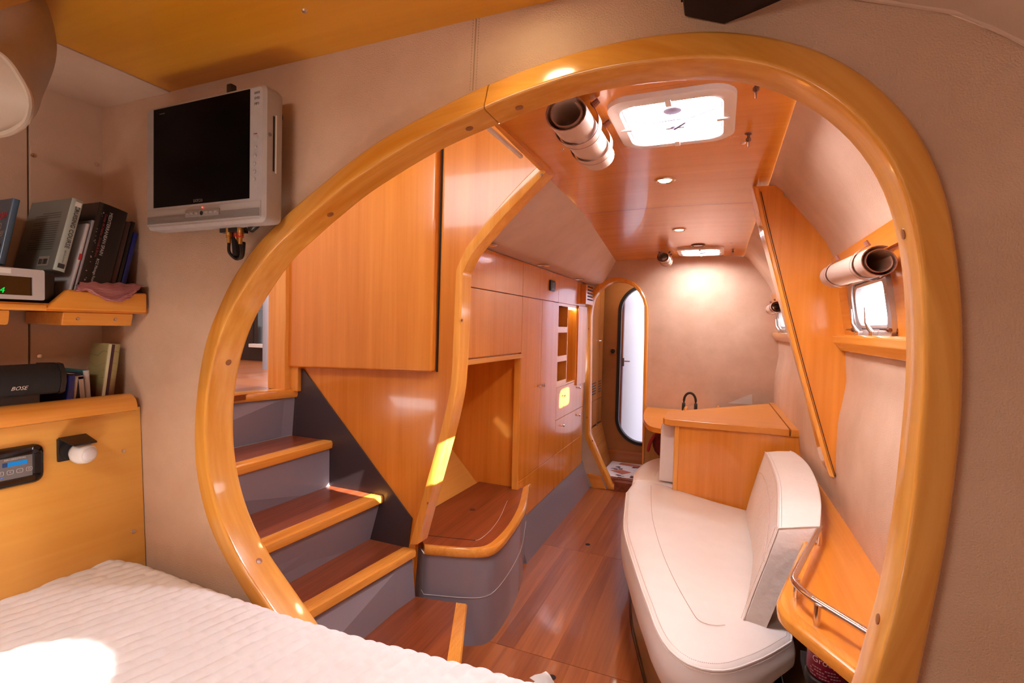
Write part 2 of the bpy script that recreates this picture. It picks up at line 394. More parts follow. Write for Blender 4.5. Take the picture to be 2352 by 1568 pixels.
# the seam: where the photo shows the joint
js = on(1105, 230, Y=.79); jt = (-math.atan2(js.z - AC[1], js.x - AC[0]) - math.pi/2) % (2*math.pi)
ji = min(range(NA + 1), key=lambda i: abs(TS[i] - jt))
arch_piece(0, ji, 'arch_section'); TSs = list(TS)
TS[ji] += .0042; arch_piece(ji, NA, 'arch_section'); TS[ji] = TSs[ji]
mb = MB(); rows = [[ap(i, ro[i] - .003, .83), ap(i, ro[i] - .004, .803), ap(i, rc[i] + .004, .790), ap(i, rc[i] + .003, .855)] for i in (ji - 1, ji, ji + 1)]; mb.rows(rows); mb.build('joint_gap', GAP, arch)
for p, q in ((1190,245),(1077,290),(752,490),(522,838),(590,1295),(2075,533),(2020,1420)):
    c = on(p, q, Y=.83); a = math.atan2(c.z - AC[1], c.x - AC[0]); tt = (-a - math.pi/2) % (2*math.pi); i = min(range(NA + 1), key=lambda k: abs(TS[k] - tt))
    c = ap(i, rc[i], .825); nrm = Vector((AC[0] - c.x, 0, AC[1] - c.z)).normalized()
    tg = ap(min(i+1, NA), rc[min(i+1, NA)], .825) - ap(max(i-1, 0), rc[max(i-1, 0)], .825); nrm = Vector((-tg.z, 0, tg.x)).normalized()
    if nrm.dot(Vector((AC[0] - c.x, 0, AC[1] - c.z))) < 0: nrm = -nrm
    MB().lathe(c - nrm*.004, nrm, [(0, 0), (.0075, 0), (.0072, .0055), (.0, .0062)], 14).build('dowel_plug', DPL, arch)
# ---- the cream bulkhead with the arched opening
def bulkhead_ring():
    mb = MB(); inn = [ap(i, ro[i] - .02, 0) for i in range(0, NA + 1)]
    top = [(-1.66, -.05), (-1.66, 1.985), (0.0, 1.985), (.11, 1.90), (.142, 1.841), (.262, 1.793), (.303, 1.764), (.334, 1.739), (.40, 1.68), (.52, 1.55), (.62, 1.30), (.70, 1.0), (.70, -.05)]
    def hit(i):
        a = -TS[i] - math.pi/2; c, s = math.cos(a), math.sin(a); best = 9
        n = len(top)
        for k in range(n):
            (x1, z1), (x2, z2) = top[k], top[(k+1) % n]
            den = c*(z2-z1) - s*(x2-x1)
            if abs(den) < 1e-9: continue
            t = ((x1-AC[0])*(z2-z1) - (z1-AC[1])*(x2-x1))/den; u = ((x1-AC[0])*s - (z1-AC[1])*c)/den
            if t > 0 and -1e-6 <= u <= 1 + 1e-6: best = min(best, t)
        return Vector((AC[0] + c*best, 0, AC[1] + s*best))
    ou = [hit(i) for i in range(NA + 1)]
    f = [p + Vector((0, YB, 0)) for p in inn]; g = [p + Vector((0, YB, 0)) for p in ou]
    h = Vector((0, .035, 0))
    mb.rows([f, g, [p + h for p in g], [p + h for p in f]])
    return mb
wf = struct(bulkhead_ring().build('wall_front', VIN, origin=(0, YB, 0)), 'cream textured vinyl bulkhead around the arch')
# stitched seam in the vinyl above the arch joint
s0, s1 = on(1094, 42, Y=YB), on(1086, 208, Y=YB)
mb = MB(); mb.tube([s0, s1], .0012, 6)
for d in (-.006, .006):
    for k in range(26):
        a = s0.lerp(s1, (k + .2)/26); b = s0.lerp(s1, (k + .75)/26); mb.tube([a + Vector((d, -.0003, 0)), b + Vector((d, -.0003, 0))], .0006, 4)
mb.build('stitched_seam', plain('seam_thread', (.42, .27, .17), .7), wf, kind='stuff')
# curved overhead liner at upper right with its piped seam
LP = [(-.30, 1.952), (.0, 1.947), (.11, 1.864), (.142, 1.843), (.262, 1.795), (.303, 1.766), (.334, 1.741), (.40, 1.68), (.52, 1.55), (.62, 1.30), (.66, 1.0), (.66, -.05)]
mb = MB(); mb.rows([[Vector((x, y, z)) for x, z in LP] for y in (.825, .4, 0, -.5, -1.0)])
wr = struct(mb.build('wall_right', VIN2, origin=(.6, 0, .3)), 'curved cream hull liner on the right of the aft cabin')
mb = MB(); sp_ = smooth_path([Vector((x, .817, z)) for x, z in LP[2:10]], 6); mb.tube(sp_, .0035, 8); mb.build('piping', VIN2, wr)
mb = MB(); sp2 = [p + Vector((.010, -.004, .010)) for p in resample(sp_, 120)]
for i in range(0, 118, 2): mb.tube([sp2[i], sp2[i+1]], .0009, 4)
mb.build('stitching', STI, wr, kind='stuff')
# aft cabin ceiling: varnished panel and the flat cream liner beside it
ce = struct(MB().box((-1.262, -1.0, 1.932), (-.02, .822, 1.950)).build('ceiling', WCN, bevel=.002, origin=(-.6, 0, 1.932)), 'varnished wood ceiling panel of the aft cabin')
MB().lathe(on(700, 25, Z=1.932), (0, 0, -1), [(0, -.001), (.006, -.001), (.0045, .0025), (0, .003)], 14).build('screw', STEEL, ce)
MB().lathe((-.9, .2, 1.932), (0, 0, -1), [(0, -.001), (.006, -.001), (.0045, .0025), (0, .003)], 14).build('screw', STEEL, ce)
ce2 = struct(MB().box((-1.66, -1.0, 1.930), (-1.262, .822, 1.945)).build('ceiling', VIN2, origin=(-1.4, 0, 1.93)), 'flat cream liner left of the wood ceiling panel')
struct(MB().box((-1.70, -1.04, -.05), (.70, -1.0, 1.98)).build('wall_back', VIN), 'cream wall behind the bed')
# left wall: three vinyl panels with dark joints
wl = sempty('wall_left', (-1.55, .4, .9), 'cream vinyl panelled wall behind the bookshelves')
for y0, y1 in ((-1.0, .30), (.303, .665), (.668, .822)):
    mb = MB(); mb.box((-1.60, y0, .6), (-1.535, y1, 1.932)); mb.build('wall_panel', VIN2, wl, bevel=.003)
MB().box((-1.66, -1.0, -.03), (-1.60, .84, 1.97)).build('backing', GAP, wl)
MB().box((-1.66, -1.0, 1.945), (-1.2, .84, 1.97)).build('backing', GAP, wl)
for p, q in ((77,357),(222,377),(90,818)):
    MB().lathe(on(p, q, X=-1.535), (1, 0, 0), [(0, -.001), (.006, -.001), (.005, .002), (0, .0028)], 12).build('screw', STEEL, wl)

# ---- main hull: floor
fl = sempty('floor', (-.5, 2.5, 0), 'reddish mahogany laminate floor of the hull passage')
cuts = [-1.25, .70, 1.958, 2.99, 4.34]
xs_ = [-1.02 + .083*k for k in range(0, 14)]
for (ya, yb) in zip(cuts[1:], cuts[2:]):
    for xa, xb in zip(xs_, xs_[1:]):
        mb = MB(); mb.box((xa, ya + .0012, -.02), (xb - .0002, yb - .0012, 0)); mb.build('floor_plank', MAHF, fl)
MB().box((-5.5, -1.1, -.08), (.9, 6.4, -.0205)).build('subfloor', GAP, fl)
for p, q in ((1350, 1250), (1268, 1555)):
    c = on(p, q, Z=0); MB().lathe((c.x, c.y, -.001), (0, 0, 1), [(0, 0), (.016, 0), (.016, .0016), (.012, .0022), (0, .0012)], 16).build('finger_hole', GAP, fl)
# ---- main hull: ceiling, two panels with hatch openings
ZC = 1.957
hatchA = ((-.141, 1.468), .318, .352); hatchB = ((-.155, 3.95), .318, .352)
def camz(x): return ZC + .012 - .05*(x + .22)**2
hc = sempty('ceiling', (-.2, 2.5, ZC), 'varnished wood ceiling of the hull passage')
def ceil_panel(y0, y1, xl0, xl1, xr0, xr1, hatch):
    (hx, hy), hw, hl = hatch
    hole = [(hx + a, hy + b) for a, b in rrect(hw - .05, hl - .05, .05)]
    mb = MB()
    def mp(u, v):
        t = (v - y0)/(y1 - y0); a = lerp(xl0, xl1, t); b = lerp(xr0, xr1, t); x = lerp(a, b, u)
        return Vector((x, v, camz(x)))
    def um(x, v):
        t = (v - y0)/(y1 - y0); a = lerp(xl0, xl1, t); b = lerp(xr0, xr1, t); return ((x - a)/(b - a), v)
    # centre block with the hole, and gridded flanks so the camber shows
    ub = [um(hx - hw/2 - .02, hy)[0], um(hx + hw/2 + .02, hy)[0]]
    plate_hole(mb, (ub[0], hy - hl/2 - .02, ub[1], hy + hl/2 + .02), [um(*p) for p in hole], mp, (0, 0, .02))
    def slab(ua, ub_, va, vb):
        n = 8
        mb.rows([[mp(lerp(ua, ub_, i/n), v) for i in range(n + 1)] for v in (va, vb)])
    slab(0, ub[0], y0, y1); slab(ub[1], 1, y0, y1); slab(ub[0], ub[1], y0, hy - hl/2 - .02); slab(ub[0], ub[1], hy + hl/2 + .02, y1)
    return mb.build('ceiling_panel', WC, hc, smooth=30)
ceil_panel(.845, 2.517, -.612, -.665, .175, .165, hatchA)
ceil_panel(2.521, 4.29, -.665, -.839, .165, .165, hatchB)
MB().box((-.9, 2.40, ZC + .014), (.3, 2.62, ZC + .03)).build('seam_backing', GAP, hc)
# higher overhead above the stairwell, and its white edge strip
struct(MB().box((-2.2, .86, 2.30), (-.60, 1.85, 2.33)).build('ceiling', VIN2), 'cream overhead above the companionway steps')
struct(MB().box((-.612, .86, ZC - .008), (-.600, 1.80, 2.30)).build('wall_stairwell', WY), 'wood upstand beside the companionway')
ws = MB(); a, b = on(1128, 294, Z=1.950), on(1204, 360, Z=1.950)
ws.box((a.x - .014, .90, 1.945), (a.x - .002, b.y, 1.957)); struct(ws.build('trim_2', WHT, bevel=.003), 'white edge strip along the stairwell ceiling')

# ---- hull side: cream liner, window panels, portlights
PR = [(.155, 1.957), (.172, 1.953), (.19, 1.94), (.207, 1.921), (.235, 1.882), (.284, 1.82), (.325, 1.768), (.359, 1.717), (.384, 1.66)]
PL = [(.430, 1.345), (.437, 1.25), (.44, 1.2), (.430, 1.12), (.420, 1.05), (.418, .95), (.420, .86), (.432, .74), (.445, .65), (.44, .5), (.40, .3), (.33, .1), (.28, -.02)]
def kY(y): return 1.0 if y < 2.2 else lerp(1.0, .93, (y - 2.2)/2.05)
wh = sempty('wall_right', (.45, 2.5, 0), 'cream vinyl lined hull side with curved top')
ysr = [.845, 1.2, 1.5, 1.8, 2.1, 2.4, 2.8, 3.2, 3.6, 4.0, 4.26]
for nm, prof in (('upper_liner', PR), ('lower_liner', PL)):
    MB().rows([[Vector((x*kY(y), y, z)) for x, z in smooth_path([Vector((a, 0, b)) for a, b in prof], 3) for x, z in ((x, z),)] if False else [Vector((p.x*kY(y), y, p.z)) for p in smooth_path([Vector((a, 0, b)) for a, b in prof], 3)] for y in ysr]).build(nm, VIN, wh, smooth=60)
def window_panel(y0, y1, yc, wn, hn, idx, lab):
    """wood strip with a portlight; local u along hull, v up"""
    def mp(u, v): return Vector(((.432 + (.384 - .432)*(v - 1.345)/.315)*kY(u), u, v))
    zc = 1.468
    mb = MB(); hole = [(yc + a, zc + b) for a, b in rrect(wn - .02, hn - .02, .055, 6)]
    plate_hole(mb, (y0, 1.345, y1, 1.66), hole, mp, (.05, 0, 0))
    p = struct(mb.build('trim_%d' % (idx + 2), WY), 'wood panel around the %s portlight' % lab)
    # moulded ledge below and thin top batten
    mb = MB(); mb.rows([[mp(y, 1.378) + Vector((dx, 0, dz)) for dx, dz in ((.02, 0), (-.030, .0), (-.038, -.008), (-.036, -.030), (-.012, -.060), (.02, -.062))] for y in (y0, y1)], closed=True, caps=True)
    mb.build('ledge', WS, p, bevel=.003)
    mb = MB(); mb.rows([[mp(y, 1.60) + Vector((dx, 0, dz)) for dx, dz in ((.01, 0), (-.012, 0), (-.020, .06), (.0, .062))] for y in (y0, y1)], closed=True, caps=True)
    mb.build('batten', WY, p, bevel=.002)
    wdw = sempty('window_%d' % idx, mp(yc, zc), '%s portlight with a silver frame in the hull side' % lab)
    def ml(u, v, d): return mp(yc + u, zc + v) + Vector((-d, 0, 0))
    o_ = rrect(wn + .035, hn + .035, .066, 6); i_ = rrect(wn - .035, hn - .035, .05, 6); m_ = rrect(wn, hn, .06, 6)
    mb = MB(); mb.rows([[ml(a, b, -.07) for a, b in rrect(wn - .035, hn - .035, .05, 6)], [ml(a, b, .010) for a, b in i_], [ml(a, b, .016) for a, b in m_], [ml(a, b, .012) for a, b in o_], [ml(a, b, -.004) for a, b in o_]], closed=True)
    mb.build('frame', SILVF, wdw, smooth=50)
    mb = MB(); mb.add([ml(a, b, -.012) for a, b in i_], [tuple(range(len(i_)))]); mb.build('pane', GLS, wdw)
    mb = MB(); j_ = rrect(wn - .06, hn - .06, .045, 6); mb.rows([[ml(a, b, -.002) for a, b in i_], [ml(a, b, .004) for a, b in rrect(wn - .045, hn - .045, .05, 6)], [ml(a, b, .002) for a, b in j_], [ml(a, b, -.012) for a, b in j_]], closed=True)
    mb.build('inner_rim', SILVF, wdw, smooth=50)
    for du in (.09, -.07):
        mb = MB(); mb.box(ml(du - .018, -hn/2 - .012, .012) - Vector((.02, 0, 0)), ml(du + .018, -hn/2 + .012, .012)); hb = mb.build('hinge', STEEL, wdw, bevel=.003)
        mb = MB(); q = ml(du, -hn/2 + .006, .02); mb.tube([q, q + Vector((-.012, 0, .012)), q + Vector((-.020, .004, .03)), q + Vector((-.022, .012, .075))], [.006, .006, .0035, .002], 8); mb.build('dog_handle', STEEL, wdw)
    for du, dv in ((-wn/2 - .004, .02), (wn/2 + .004, 0), (-.15, -hn/2 - .004), (.15, -hn/2 - .004), (.01, -hn/2 - .004)):
        MB().lathe(ml(du, dv, .013), (-1, 0, 0), [(0, 0), (.004, 0), (.003, .002), (0, .0025)], 8).build('screw', STEEL, wdw)
    return wdw
SILVF = plain('silver_frame', (.50, .46, .46), .30, metal=.6)
window_panel(.862, 2.2, 1.795, .40, .180, 1, 'near')
window_panel(2.205, 4.25, 3.88, .44, .155, 2, 'far')

# ---- ring frame (web) dividing the hull side
FY = 2.20
wb = sempty('trim_5', (.3, FY, .85), 'triangular varnished ring frame narrowing downwards along the hull side')
inner_px = [(1728,428),(1742,480),(1787,640),(1820,765),(1852,880),(1887,1000),(1907,1070),(1915,1093)]
outer_px = [(1785,426),(1782,437),(1787,447),(1800,456),(1840,476),(1868,500),(1890,535),(1903,565),(1915,598),(1925,640),(1936,720),(1944,800),(1947,868),(1945,905),(1932,925),(1932,950),(1930,990),(1925,1040),(1919,1080)]
ip = resample(ons(inner_px, Y=FY), 24); opp = resample(ons(outer_px, Y=FY), 24)
for p in opp: p.x += .012
mb = MB(); mb.rows([ip, opp, [p + Vector((0, .022, 0)) for p in opp], [p + Vector((0, .022, 0)) for p in ip], ip]); mb.build('web_panel', WZ, wb)
# solid edge trim: thin front lip, wide inner face
tip = on(1915, 1094, Y=FY - .01)
Lpx = [(1725,430),(1735,500),(1760,592),(1790,702),(1815,792),(1840,882),(1868,990),(1886,1060),(1914,1094)]
Rpx = [(1742,432),(1756,500),(1779,592),(1806,700),(1829,790),(1853,880),(1884,990),(1902,1052),(1916,1096)]
Lp_ = resample(smooth_path(ons(Lpx, Y=FY + .11), 4), 36); Rp_ = resample(smooth_path(ons(Rpx, Y=FY - .012), 4), 36)
mb = MB(); rows = []
for i, (l, r) in enumerate(zip(Lp_, Rp_)):
    lip = r + Vector((-.011, 0, .003)); rows.append([r + Vector((.002, .004, 0)), r, lip, lip + Vector((-.004, .005, 0)), l, l + Vector((.006, .004, 0)), r + Vector((.004, .010, 0))])
mb.rows(rows, closed=True, caps=True); mb.build('edge_trim', WSZ, wb, smooth=25)
mb = MB(); rows = []
for i, p in enumerate(resample(ons([(1745,440),(1758,500),(1781,592),(1808,700),(1831,790),(1855,880),(1886,990),(1903,1050),(1916,1092)], Y=FY - .001), 24)): rows.append([p + Vector((.003, -.001, 0)), p + Vector((.0055, -.001, 0)), p + Vector((.0055, .002, 0)), p + Vector((.003, .002, 0))])
mb.rows(rows, closed=True, caps=True); mb.build('shadow_joint', GAP, wb)

# ---- far bulkhead with arched doorway
YF = 4.25
DO = [(1414,1124),(1397,1122),(1370,1062),(1343,1002),(1344,900),(1346,800),(1347,728),(1349,703),(1353,680),(1364,663),(1377,650),(1395,641),(1417,637),(1438,640),(1458,648),(1472,662),(1482,682),(1489,706),(1489,760),(1487,850),(1484,944),(1480,1055),(1477,1124)]
DI = [(1414,1116),(1406,1114),(1381,1062),(1353.7,998),(1355,900),(1356,800),(1357,728),(1359,709),(1364,687),(1375,670),(1390,657.7),(1402,651),(1417,647),(1440,650),(1456,658),(1468,672),(1476,687),(1480,702),(1480,760),(1478,850),(1476,944),(1474.7,1053),(1471,1116)]
DO3 = ons(DO, Y=YF); DI3 = ons(DI, Y=YF)
wfar = sempty('wall_far', (-.3, YF, 0), 'cream vinyl bulkhead at the far end of the hull')
mb = MB(); hole = [(p.x + (.012 if p.x < -.75 else -.012), p.z - .008) for p in DO3]
def c_xz(u, v): return Vector((u, YF + .01, v))
hole = [((p.x + q.x)/2, (p.z + q.z)/2) for p, q in zip(DO3, DI3)]
plate_hole(mb, (-1.25, -.02, .45, 1.985), hole[::-1] if True else hole, c_xz, (0, .04, 0)); mb.build('bulkhead_panel', VIN, wfar)
dt = sempty('trim_6', (-.8, YF, 0), 'beech frame of the far arched doorway')
mb = MB(); n_ = len(DO3); up = []
for p, q in zip(DO3, DI3):
    up.append([p + Vector((0, .012, 0)), p + Vector((0, -.006, 0)), p.lerp(q, .3) + Vector((0, -.012, 0)), q.lerp(p, .15) + Vector((0, -.010, 0)), q, q + Vector((0, .07, 0)), p + Vector((0, .07, 0))])
mb.rows(up, closed=True, caps=True); mb.build('door_frame', WSZ, dt, smooth=35)
for p, q in ((1352,755),(1348,958),(1361,1012)):
    c = on(p, q, Y=YF - .012); MB().lathe(c, (0, -1, 0), [(0, -.002), (.006, -.002), (.006, .001), (0, .002)], 10).build('dowel_plug', DPL, dt)
# baseboard piece between cabinet and doorway
a = ons([(1349,1086),(1379,1092),(1392,1122),(1362,1120)], Y=YF - .002); struct(MB().prism(a, (0, -.012, 0)).build('baseboard_far', WX, bevel=.002), 'wood baseboard left of the far doorway')

# ---- companionway side wall (behind the steps)
YW = 1.80
TL = [(1243,372),(1190,424.6),(1132,489.6),(1082.5,551),(1068,571),(1057.6,593),(1050,612),(1046,631),(1042,719),(1039,790),(1036.5,849),(1030,905),(1012,985),(975,1120),(940,1248)]
TR = [(1262,384),(1205,444),(1151,501),(1105,555),(1088,576),(1075,597),(1066,616),(1061,635),(1059,711.6),(1056,790),(1052.5,849),(1047,905),(1029,988),(992,1123),(958,1250)]
YT = 1.765
tl = smooth_path(ons(TL, Y=YT), 5); tr = smooth_path(ons(TR, Y=YT), 5)
kk = max(p.z for p in tr)
mw = sempty('wall_middle', (-1.5, YW, 0), 'veneered side wall of the companionway steps')
wp = [p + Vector((.012, YW - YT, 0)) for p in smooth_path(ons(TL, Y=YT), 3)]
poly = [Vector((-2.25, YW, 2.30)), Vector((-.60, YW, 2.30)), Vector((-.60, YW, 1.99))] + wp + [Vector((-1.2, YW, .0)), Vector((-2.25, YW, 0))]
def wall_strip():
    mb = MB(); r = wp; top = []
    rows = [[Vector((-1.95, YW, 2.30)), Vector((-.60, YW, 2.30))], [Vector((-1.95, YW, 1.99)), Vector((-.60, YW, 1.99))]] + [[Vector((-1.95, YW, p.z)), p] for p in r] + [[Vector((-1.95, YW, .02)), Vector((-1.2, YW, .02))]]
    mb.rows(rows); mb.rows([[q + Vector((0, .02, 0)) for q in r_] for r_ in rows]); return mb
wall_strip().build('veneer_panel', WZ, mw)
mt = sempty('trim_7', (-1.1, YT, .4), 'beech edge post curving up to the ceiling beside the steps')
mb = MB(); rows = []
for a, b in zip(tl, tr):
    rows.append([a + Vector((0, .004, 0)), a.lerp(b, .12) + Vector((0, -.002, 0)), a.lerp(b, .85) + Vector((0, -.002, 0)), b + Vector((.001, .003, 0)), b + Vector((.003, .075, 0)), a + Vector((0, .075, 0))])
mb.rows(rows, closed=True, caps=True); mb.build('edge_post', WSZ, mt, smooth=40)
for p, q in ((1243,401),(1061,735),(981,1155)):
    c = on(p, q, Y=YT - .002); MB().lathe(c + Vector((0, .002, 0)), (0, -1, 0) if q != 735 else (1, 0, 0), [(0, -.002), (.006, -.002), (.006, .001), (0, .002)], 10).build('dowel_plug', DPL, mt)
# grey stringer panel
mb = MB(); mb.prism(ons([(683,846),(699,848),(948,1190),(938,1262),(845,1300),(650,1300),(650,900),(683,900)], Y=YW - .004), (0, -.008, 0)); mb.build('stringer_panel', GRYD, mw) if False else None
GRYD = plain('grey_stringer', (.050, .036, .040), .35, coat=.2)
mb = MB(); mb.prism(ons([(683,846),(699,848),(948,1190),(938,1262),(845,1300),(650,1300),(650,900),(683,900)], Y=YW - .002), (0, -.006, 0)); mb.build('stringer_panel', GRYD, mw)
# saloon corner post and small filler beside it
pa = on(615, 760, Y=1.74); pb = on(655, 760, Y=1.74)
st_post = MB().box((pa.x, 1.74, 1.055), (pb.x, 1.86, 2.3)); struct(st_post.build('trim_8', WSZ, bevel=.006), 'beech corner post at the head of the steps')
a = on(656, 860, Y=1.772); b = on(684, 860, Y=1.772); struct(MB().box((a.x, 1.772, 1.05), (b.x, 1.80, 1.20)).build('trim_9', WSZ, bevel=.002), 'small wood filler below the overhead locker')
# ---- saloon glimpsed beyond the steps
sal = sempty('floor', (-3, 2, 1.0), 'reddish saloon floor seen past the corner post')
for k in range(22):
    MB().box((-5.4, .88 + .18*k, 1.031), (-1.90 if k < 5 else -1.95, .8795 + .18*(k+1), 1.055)).build('floor_plank', MAHF, sal)
BRN = plain('dark_brown', (.030, .016, .013), .4)
YS = on(590, 828, Z=1.055).y
struct(MB().box((-5.4, YS, 1.055), (-1.74, YS + .05, on(590, 797, Y=YS).z)).build('wall_saloon', BRN), 'dark brown saloon cabinet front')
zsl = on(590, 797, Y=YS).z
sw = sempty('window_5', (-3.3, YS, zsl), 'bright saloon window with dark mullions')
MB().box((-5.4, YS + .06, zsl), (-1.74, YS + .07, 2.6)).build('pane', emit('saloon_view', (.90, .95, 1.0), 2.2), sw)
for p0, p1 in ((520, 581), (584, 592)):
    xa_, xb_ = on(p0, 740, Y=YS).x, on(p1, 740, Y=YS).x; MB().box((xa_, YS, zsl), (xb_, YS + .05, 2.6)).build('mullion', BRN, sw, bevel=.004)
MB().box((on(583, 790, Y=YS).x, YS - .05, zsl), (-1.76, YS + .05, on(590, 789, Y=YS).z)).build('sill', WHT, sw, bevel=.003)
zr_ = on(598, 708, Y=YS).z; MB().box((-5.4, YS + .01, zr_ - .012), (-1.76, YS + .03, zr_ + .012)).build('rail', plain('grey_rail', (.25, .25, .27), .4), sw)
MB().box((on(596, 780, Y=YS).x, YS + .02, zsl), (-1.76, YS + .05, on(600, 750, Y=YS).z)).build('lower_panel', plain('grey_view', (.16, .19, .19), .5), sw)
up_ = on(611, 848, Z=1.055)
struct(MB().lathe((up_.x, up_.y, 1.055), (0, 0, 1), [(.022, 0), (.022, 1.5)], 12).build('trim_10', plain('grey_upright', (.30, .29, .33), .4)), 'grey upright standing in the saloon')
struct(MB().box((-5.45, .86, 2.6), (-1.7, 4.9, 2.65)).build('ceiling', VIN2), 'saloon overhead')
struct(MB().box((-5.45, .86, 1.0), (-5.40, 4.9, 2.65)).build('wall_saloon', VIN2), 'far saloon wall')
struct(MB().box((-5.45, .84, .9), (-1.66, .87, 2.65)).build('wall_saloon', VIN2), 'aft saloon wall')

# ================================================================== HATCHES
def hatch(idx, h, lab):
    (hx, hy), hw, hl = h; z = camz(hx) - .004
    t = sempty('window_%d' % idx, (hx, hy, z), 'white framed %s deck hatch with a bright acrylic pane' % lab)
    def L(w_, l_, r, dz): return [Vector((hx + a, hy + b, z + dz)) for a, b in rrect(w_, l_, r, 6)]
    mb = MB(); mb.rows([L(hw, hl, .062, .004), L(hw, hl, .062, -.010), L(hw - .012, hl - .012, .058, -.014), L(hw - .060, hl - .060, .045, -.014), L(hw - .066, hl - .066, .043, -.010), L(hw - .066, hl - .066, .043, .02)], closed=True)
    mb.build('frame', WHT, t, smooth=50)
    mb = MB(); mb.rows([L(hw - .066, hl - .066, .043, .004), L(hw - .070, hl - .070, .042, -.001), L(hw - .10, hl - .10, .034, .006), L(hw - .105, hl - .105, .033, .05)], closed=True); mb.build('inner_rim', WHT, t, smooth=50)
    mb = MB(); P = L(hw - .104, hl - .104, .033, .022); mb.add(P, [tuple(range(len(P)))]); mb.build('pane', PANE if lab == 'near' else PANE_FAR, t)
    for a, b, s, q in ((-hw/2 + .03, 0, .035, .016), (hw/2 - .03, 0, .035, .016), (0, -hl/2 + .03, .016, .04), (0, hl/2 - .03, .016, .04)):
        MB().box((hx + a - s/2, hy + b - q/2, z - .019), (hx + a + s/2, hy + b + q/2, z - .009)).build('blind_clip', WHT, t, bevel=.003)
    LAV = plain('handle_grey', (.36, .34, .46), .5)
    zp = z - .002
    mb = MB(); mb.tube([(hx - .105, hy + .000, zp + .010), (hx - .06, hy + .012, zp + .006), (hx + .05, hy + .006, zp + .006), (hx + .108, hy - .022, zp + .010)], .0048, 8); mb.build('blind_rail', LAV, t)
    mb = MB(); mb.box((hx - .026, hy + .048, zp - .004), (hx + .026, hy + .060, zp + .018)); mb.build('handle_base', LAV, t, bevel=.003)
    mb = MB(); mb.lathe((hx, hy - .035, zp + .02), (0, 0, -1), [(.018, 0), (.024, .004), (.024, .010), (.018, .012)], 18); mb.build('vent_ring', LAV, t)
    mb = MB(); mb.lathe((hx, hy + .040, zp + .015), (0, 0, -1), [(0, 0), (.013, 0), (.012, .022), (0, .024)], 16); mb.build('knob', LAV, t)
    mb = MB(); mb.tube([(hx, hy + .040, zp - .008), (hx + .034, hy - .004, zp - .010)], [.006, .0045], 8); mb.build('lever', plain('lever_dark', (.06, .05, .08), .4), t)
hatch(3, hatchA, 'near'); hatch(4, hatchB, 'far')

# ================================================================== STAIRCASE
st = thing('staircase', 'companionway steps with mahogany treads, beech nosings and grey risers', 'stairs', (-1.5, 1.35, 0))
def extend(a, b, y):
    t = (y - a.y)/(b.y - a.y); return a.lerp(b, t)
Y0, Y1 = .875, YW - .008
steps = [  # z, nosing line px, back line px
    (.420, ((705,1405),(955,1260)), ((659,1340),(848,1236))),
    (.625, ((590,1260),(872,1140)), ((560,1185),(757,1115))),
    (.834, ((535,1075),(770,1010)), ((529,1031),(672,999)))]
GR = .036
tread_lines = []
for z, no, ba in steps:
    n0, n1 = on(*no[0], Z=z), on(*no[1], Z=z); b0, b1 = on(*ba[0], Z=z), on(*ba[1], Z=z)
    N0, N1 = extend(n0, n1, Y0), extend(n0, n1, Y1); B0, B1 = extend(b0, b1, Y0), extend(b0, b1, Y1)
    tread_lines.append((z, N0, N1, B0, B1))
LINE = plain('white_joint', (.55, .42, .36), .5)
def tread(z, N0, N1, B0, B1, W=.055):
    d0 = (B0 - N0).normalized()*W; d1 = (B1 - N1).normalized()*W; dn = Vector((0, 0, -.034))
    t = MB().prism([N0 + d0, N1 + d1, B1, B0], (0, 0, -.030)).build('tread', MAH, st)
    # nosing with rounded front and grip ribs
    prof = [(.0, -.034), (-.004, -.030), (-.006, -.012), (-.003, -.002), (.004, .0015)]
    for k in range(5): prof += [(.008 + .008*k, .0018), (.0105 + .008*k, .0018), (.0115 + .008*k, .0006), (.0145 + .008*k, .0006)]
    prof += [(W, .0012), (W, -.034)]
    mb = MB(); mb.rows([[P + D.normalized()*q + Vector((0, 0, h)) for q, h in prof] for P, D in ((N0, d0), (N1, d1))], closed=True, caps=True)
    mb.build('nosing', WS, st, smooth=30)
    MB().prism([B0 + Vector((.003, 0, .0008)), B1 + Vector((.003, 0, .0008)), B1 + Vector((-.001, 0, .0008)), B0 + Vector((-.001, 0, .0008))], (0, 0, .002)).build('joint_strip', GRYL, st)
for z, N0, N1, B0, B1 in tread_lines: tread(z, N0, N1, B0, B1)
# landing nosing and floor edge
z = 1.060
ln0, ln1 = on(532, 905, Z=z), on(685, 893, Z=z)
q0_, q1_ = on(532, 905, Z=z), Vector((-1.842, 1.79, z)); LN0 = extend(q0_, q1_, Y0); LN1 = extend(q0_, q1_, YW - .004)
LB0, LB1 = LN0 + Vector((-.06, 0, 0)), LN1 + Vector((-.06, 0, 0))
mb = MB(); mb.rows([[P + Vector((-q, 0, h)) for q, h in ((.0, -.040), (-.006, -.03), (-.006, -.010), (0, 0), (.06, .0), (.06, -.04))] for P in (LN0, LN1)], closed=True, caps=True); mb.build('landing_nosing', WS, st, smooth=30)
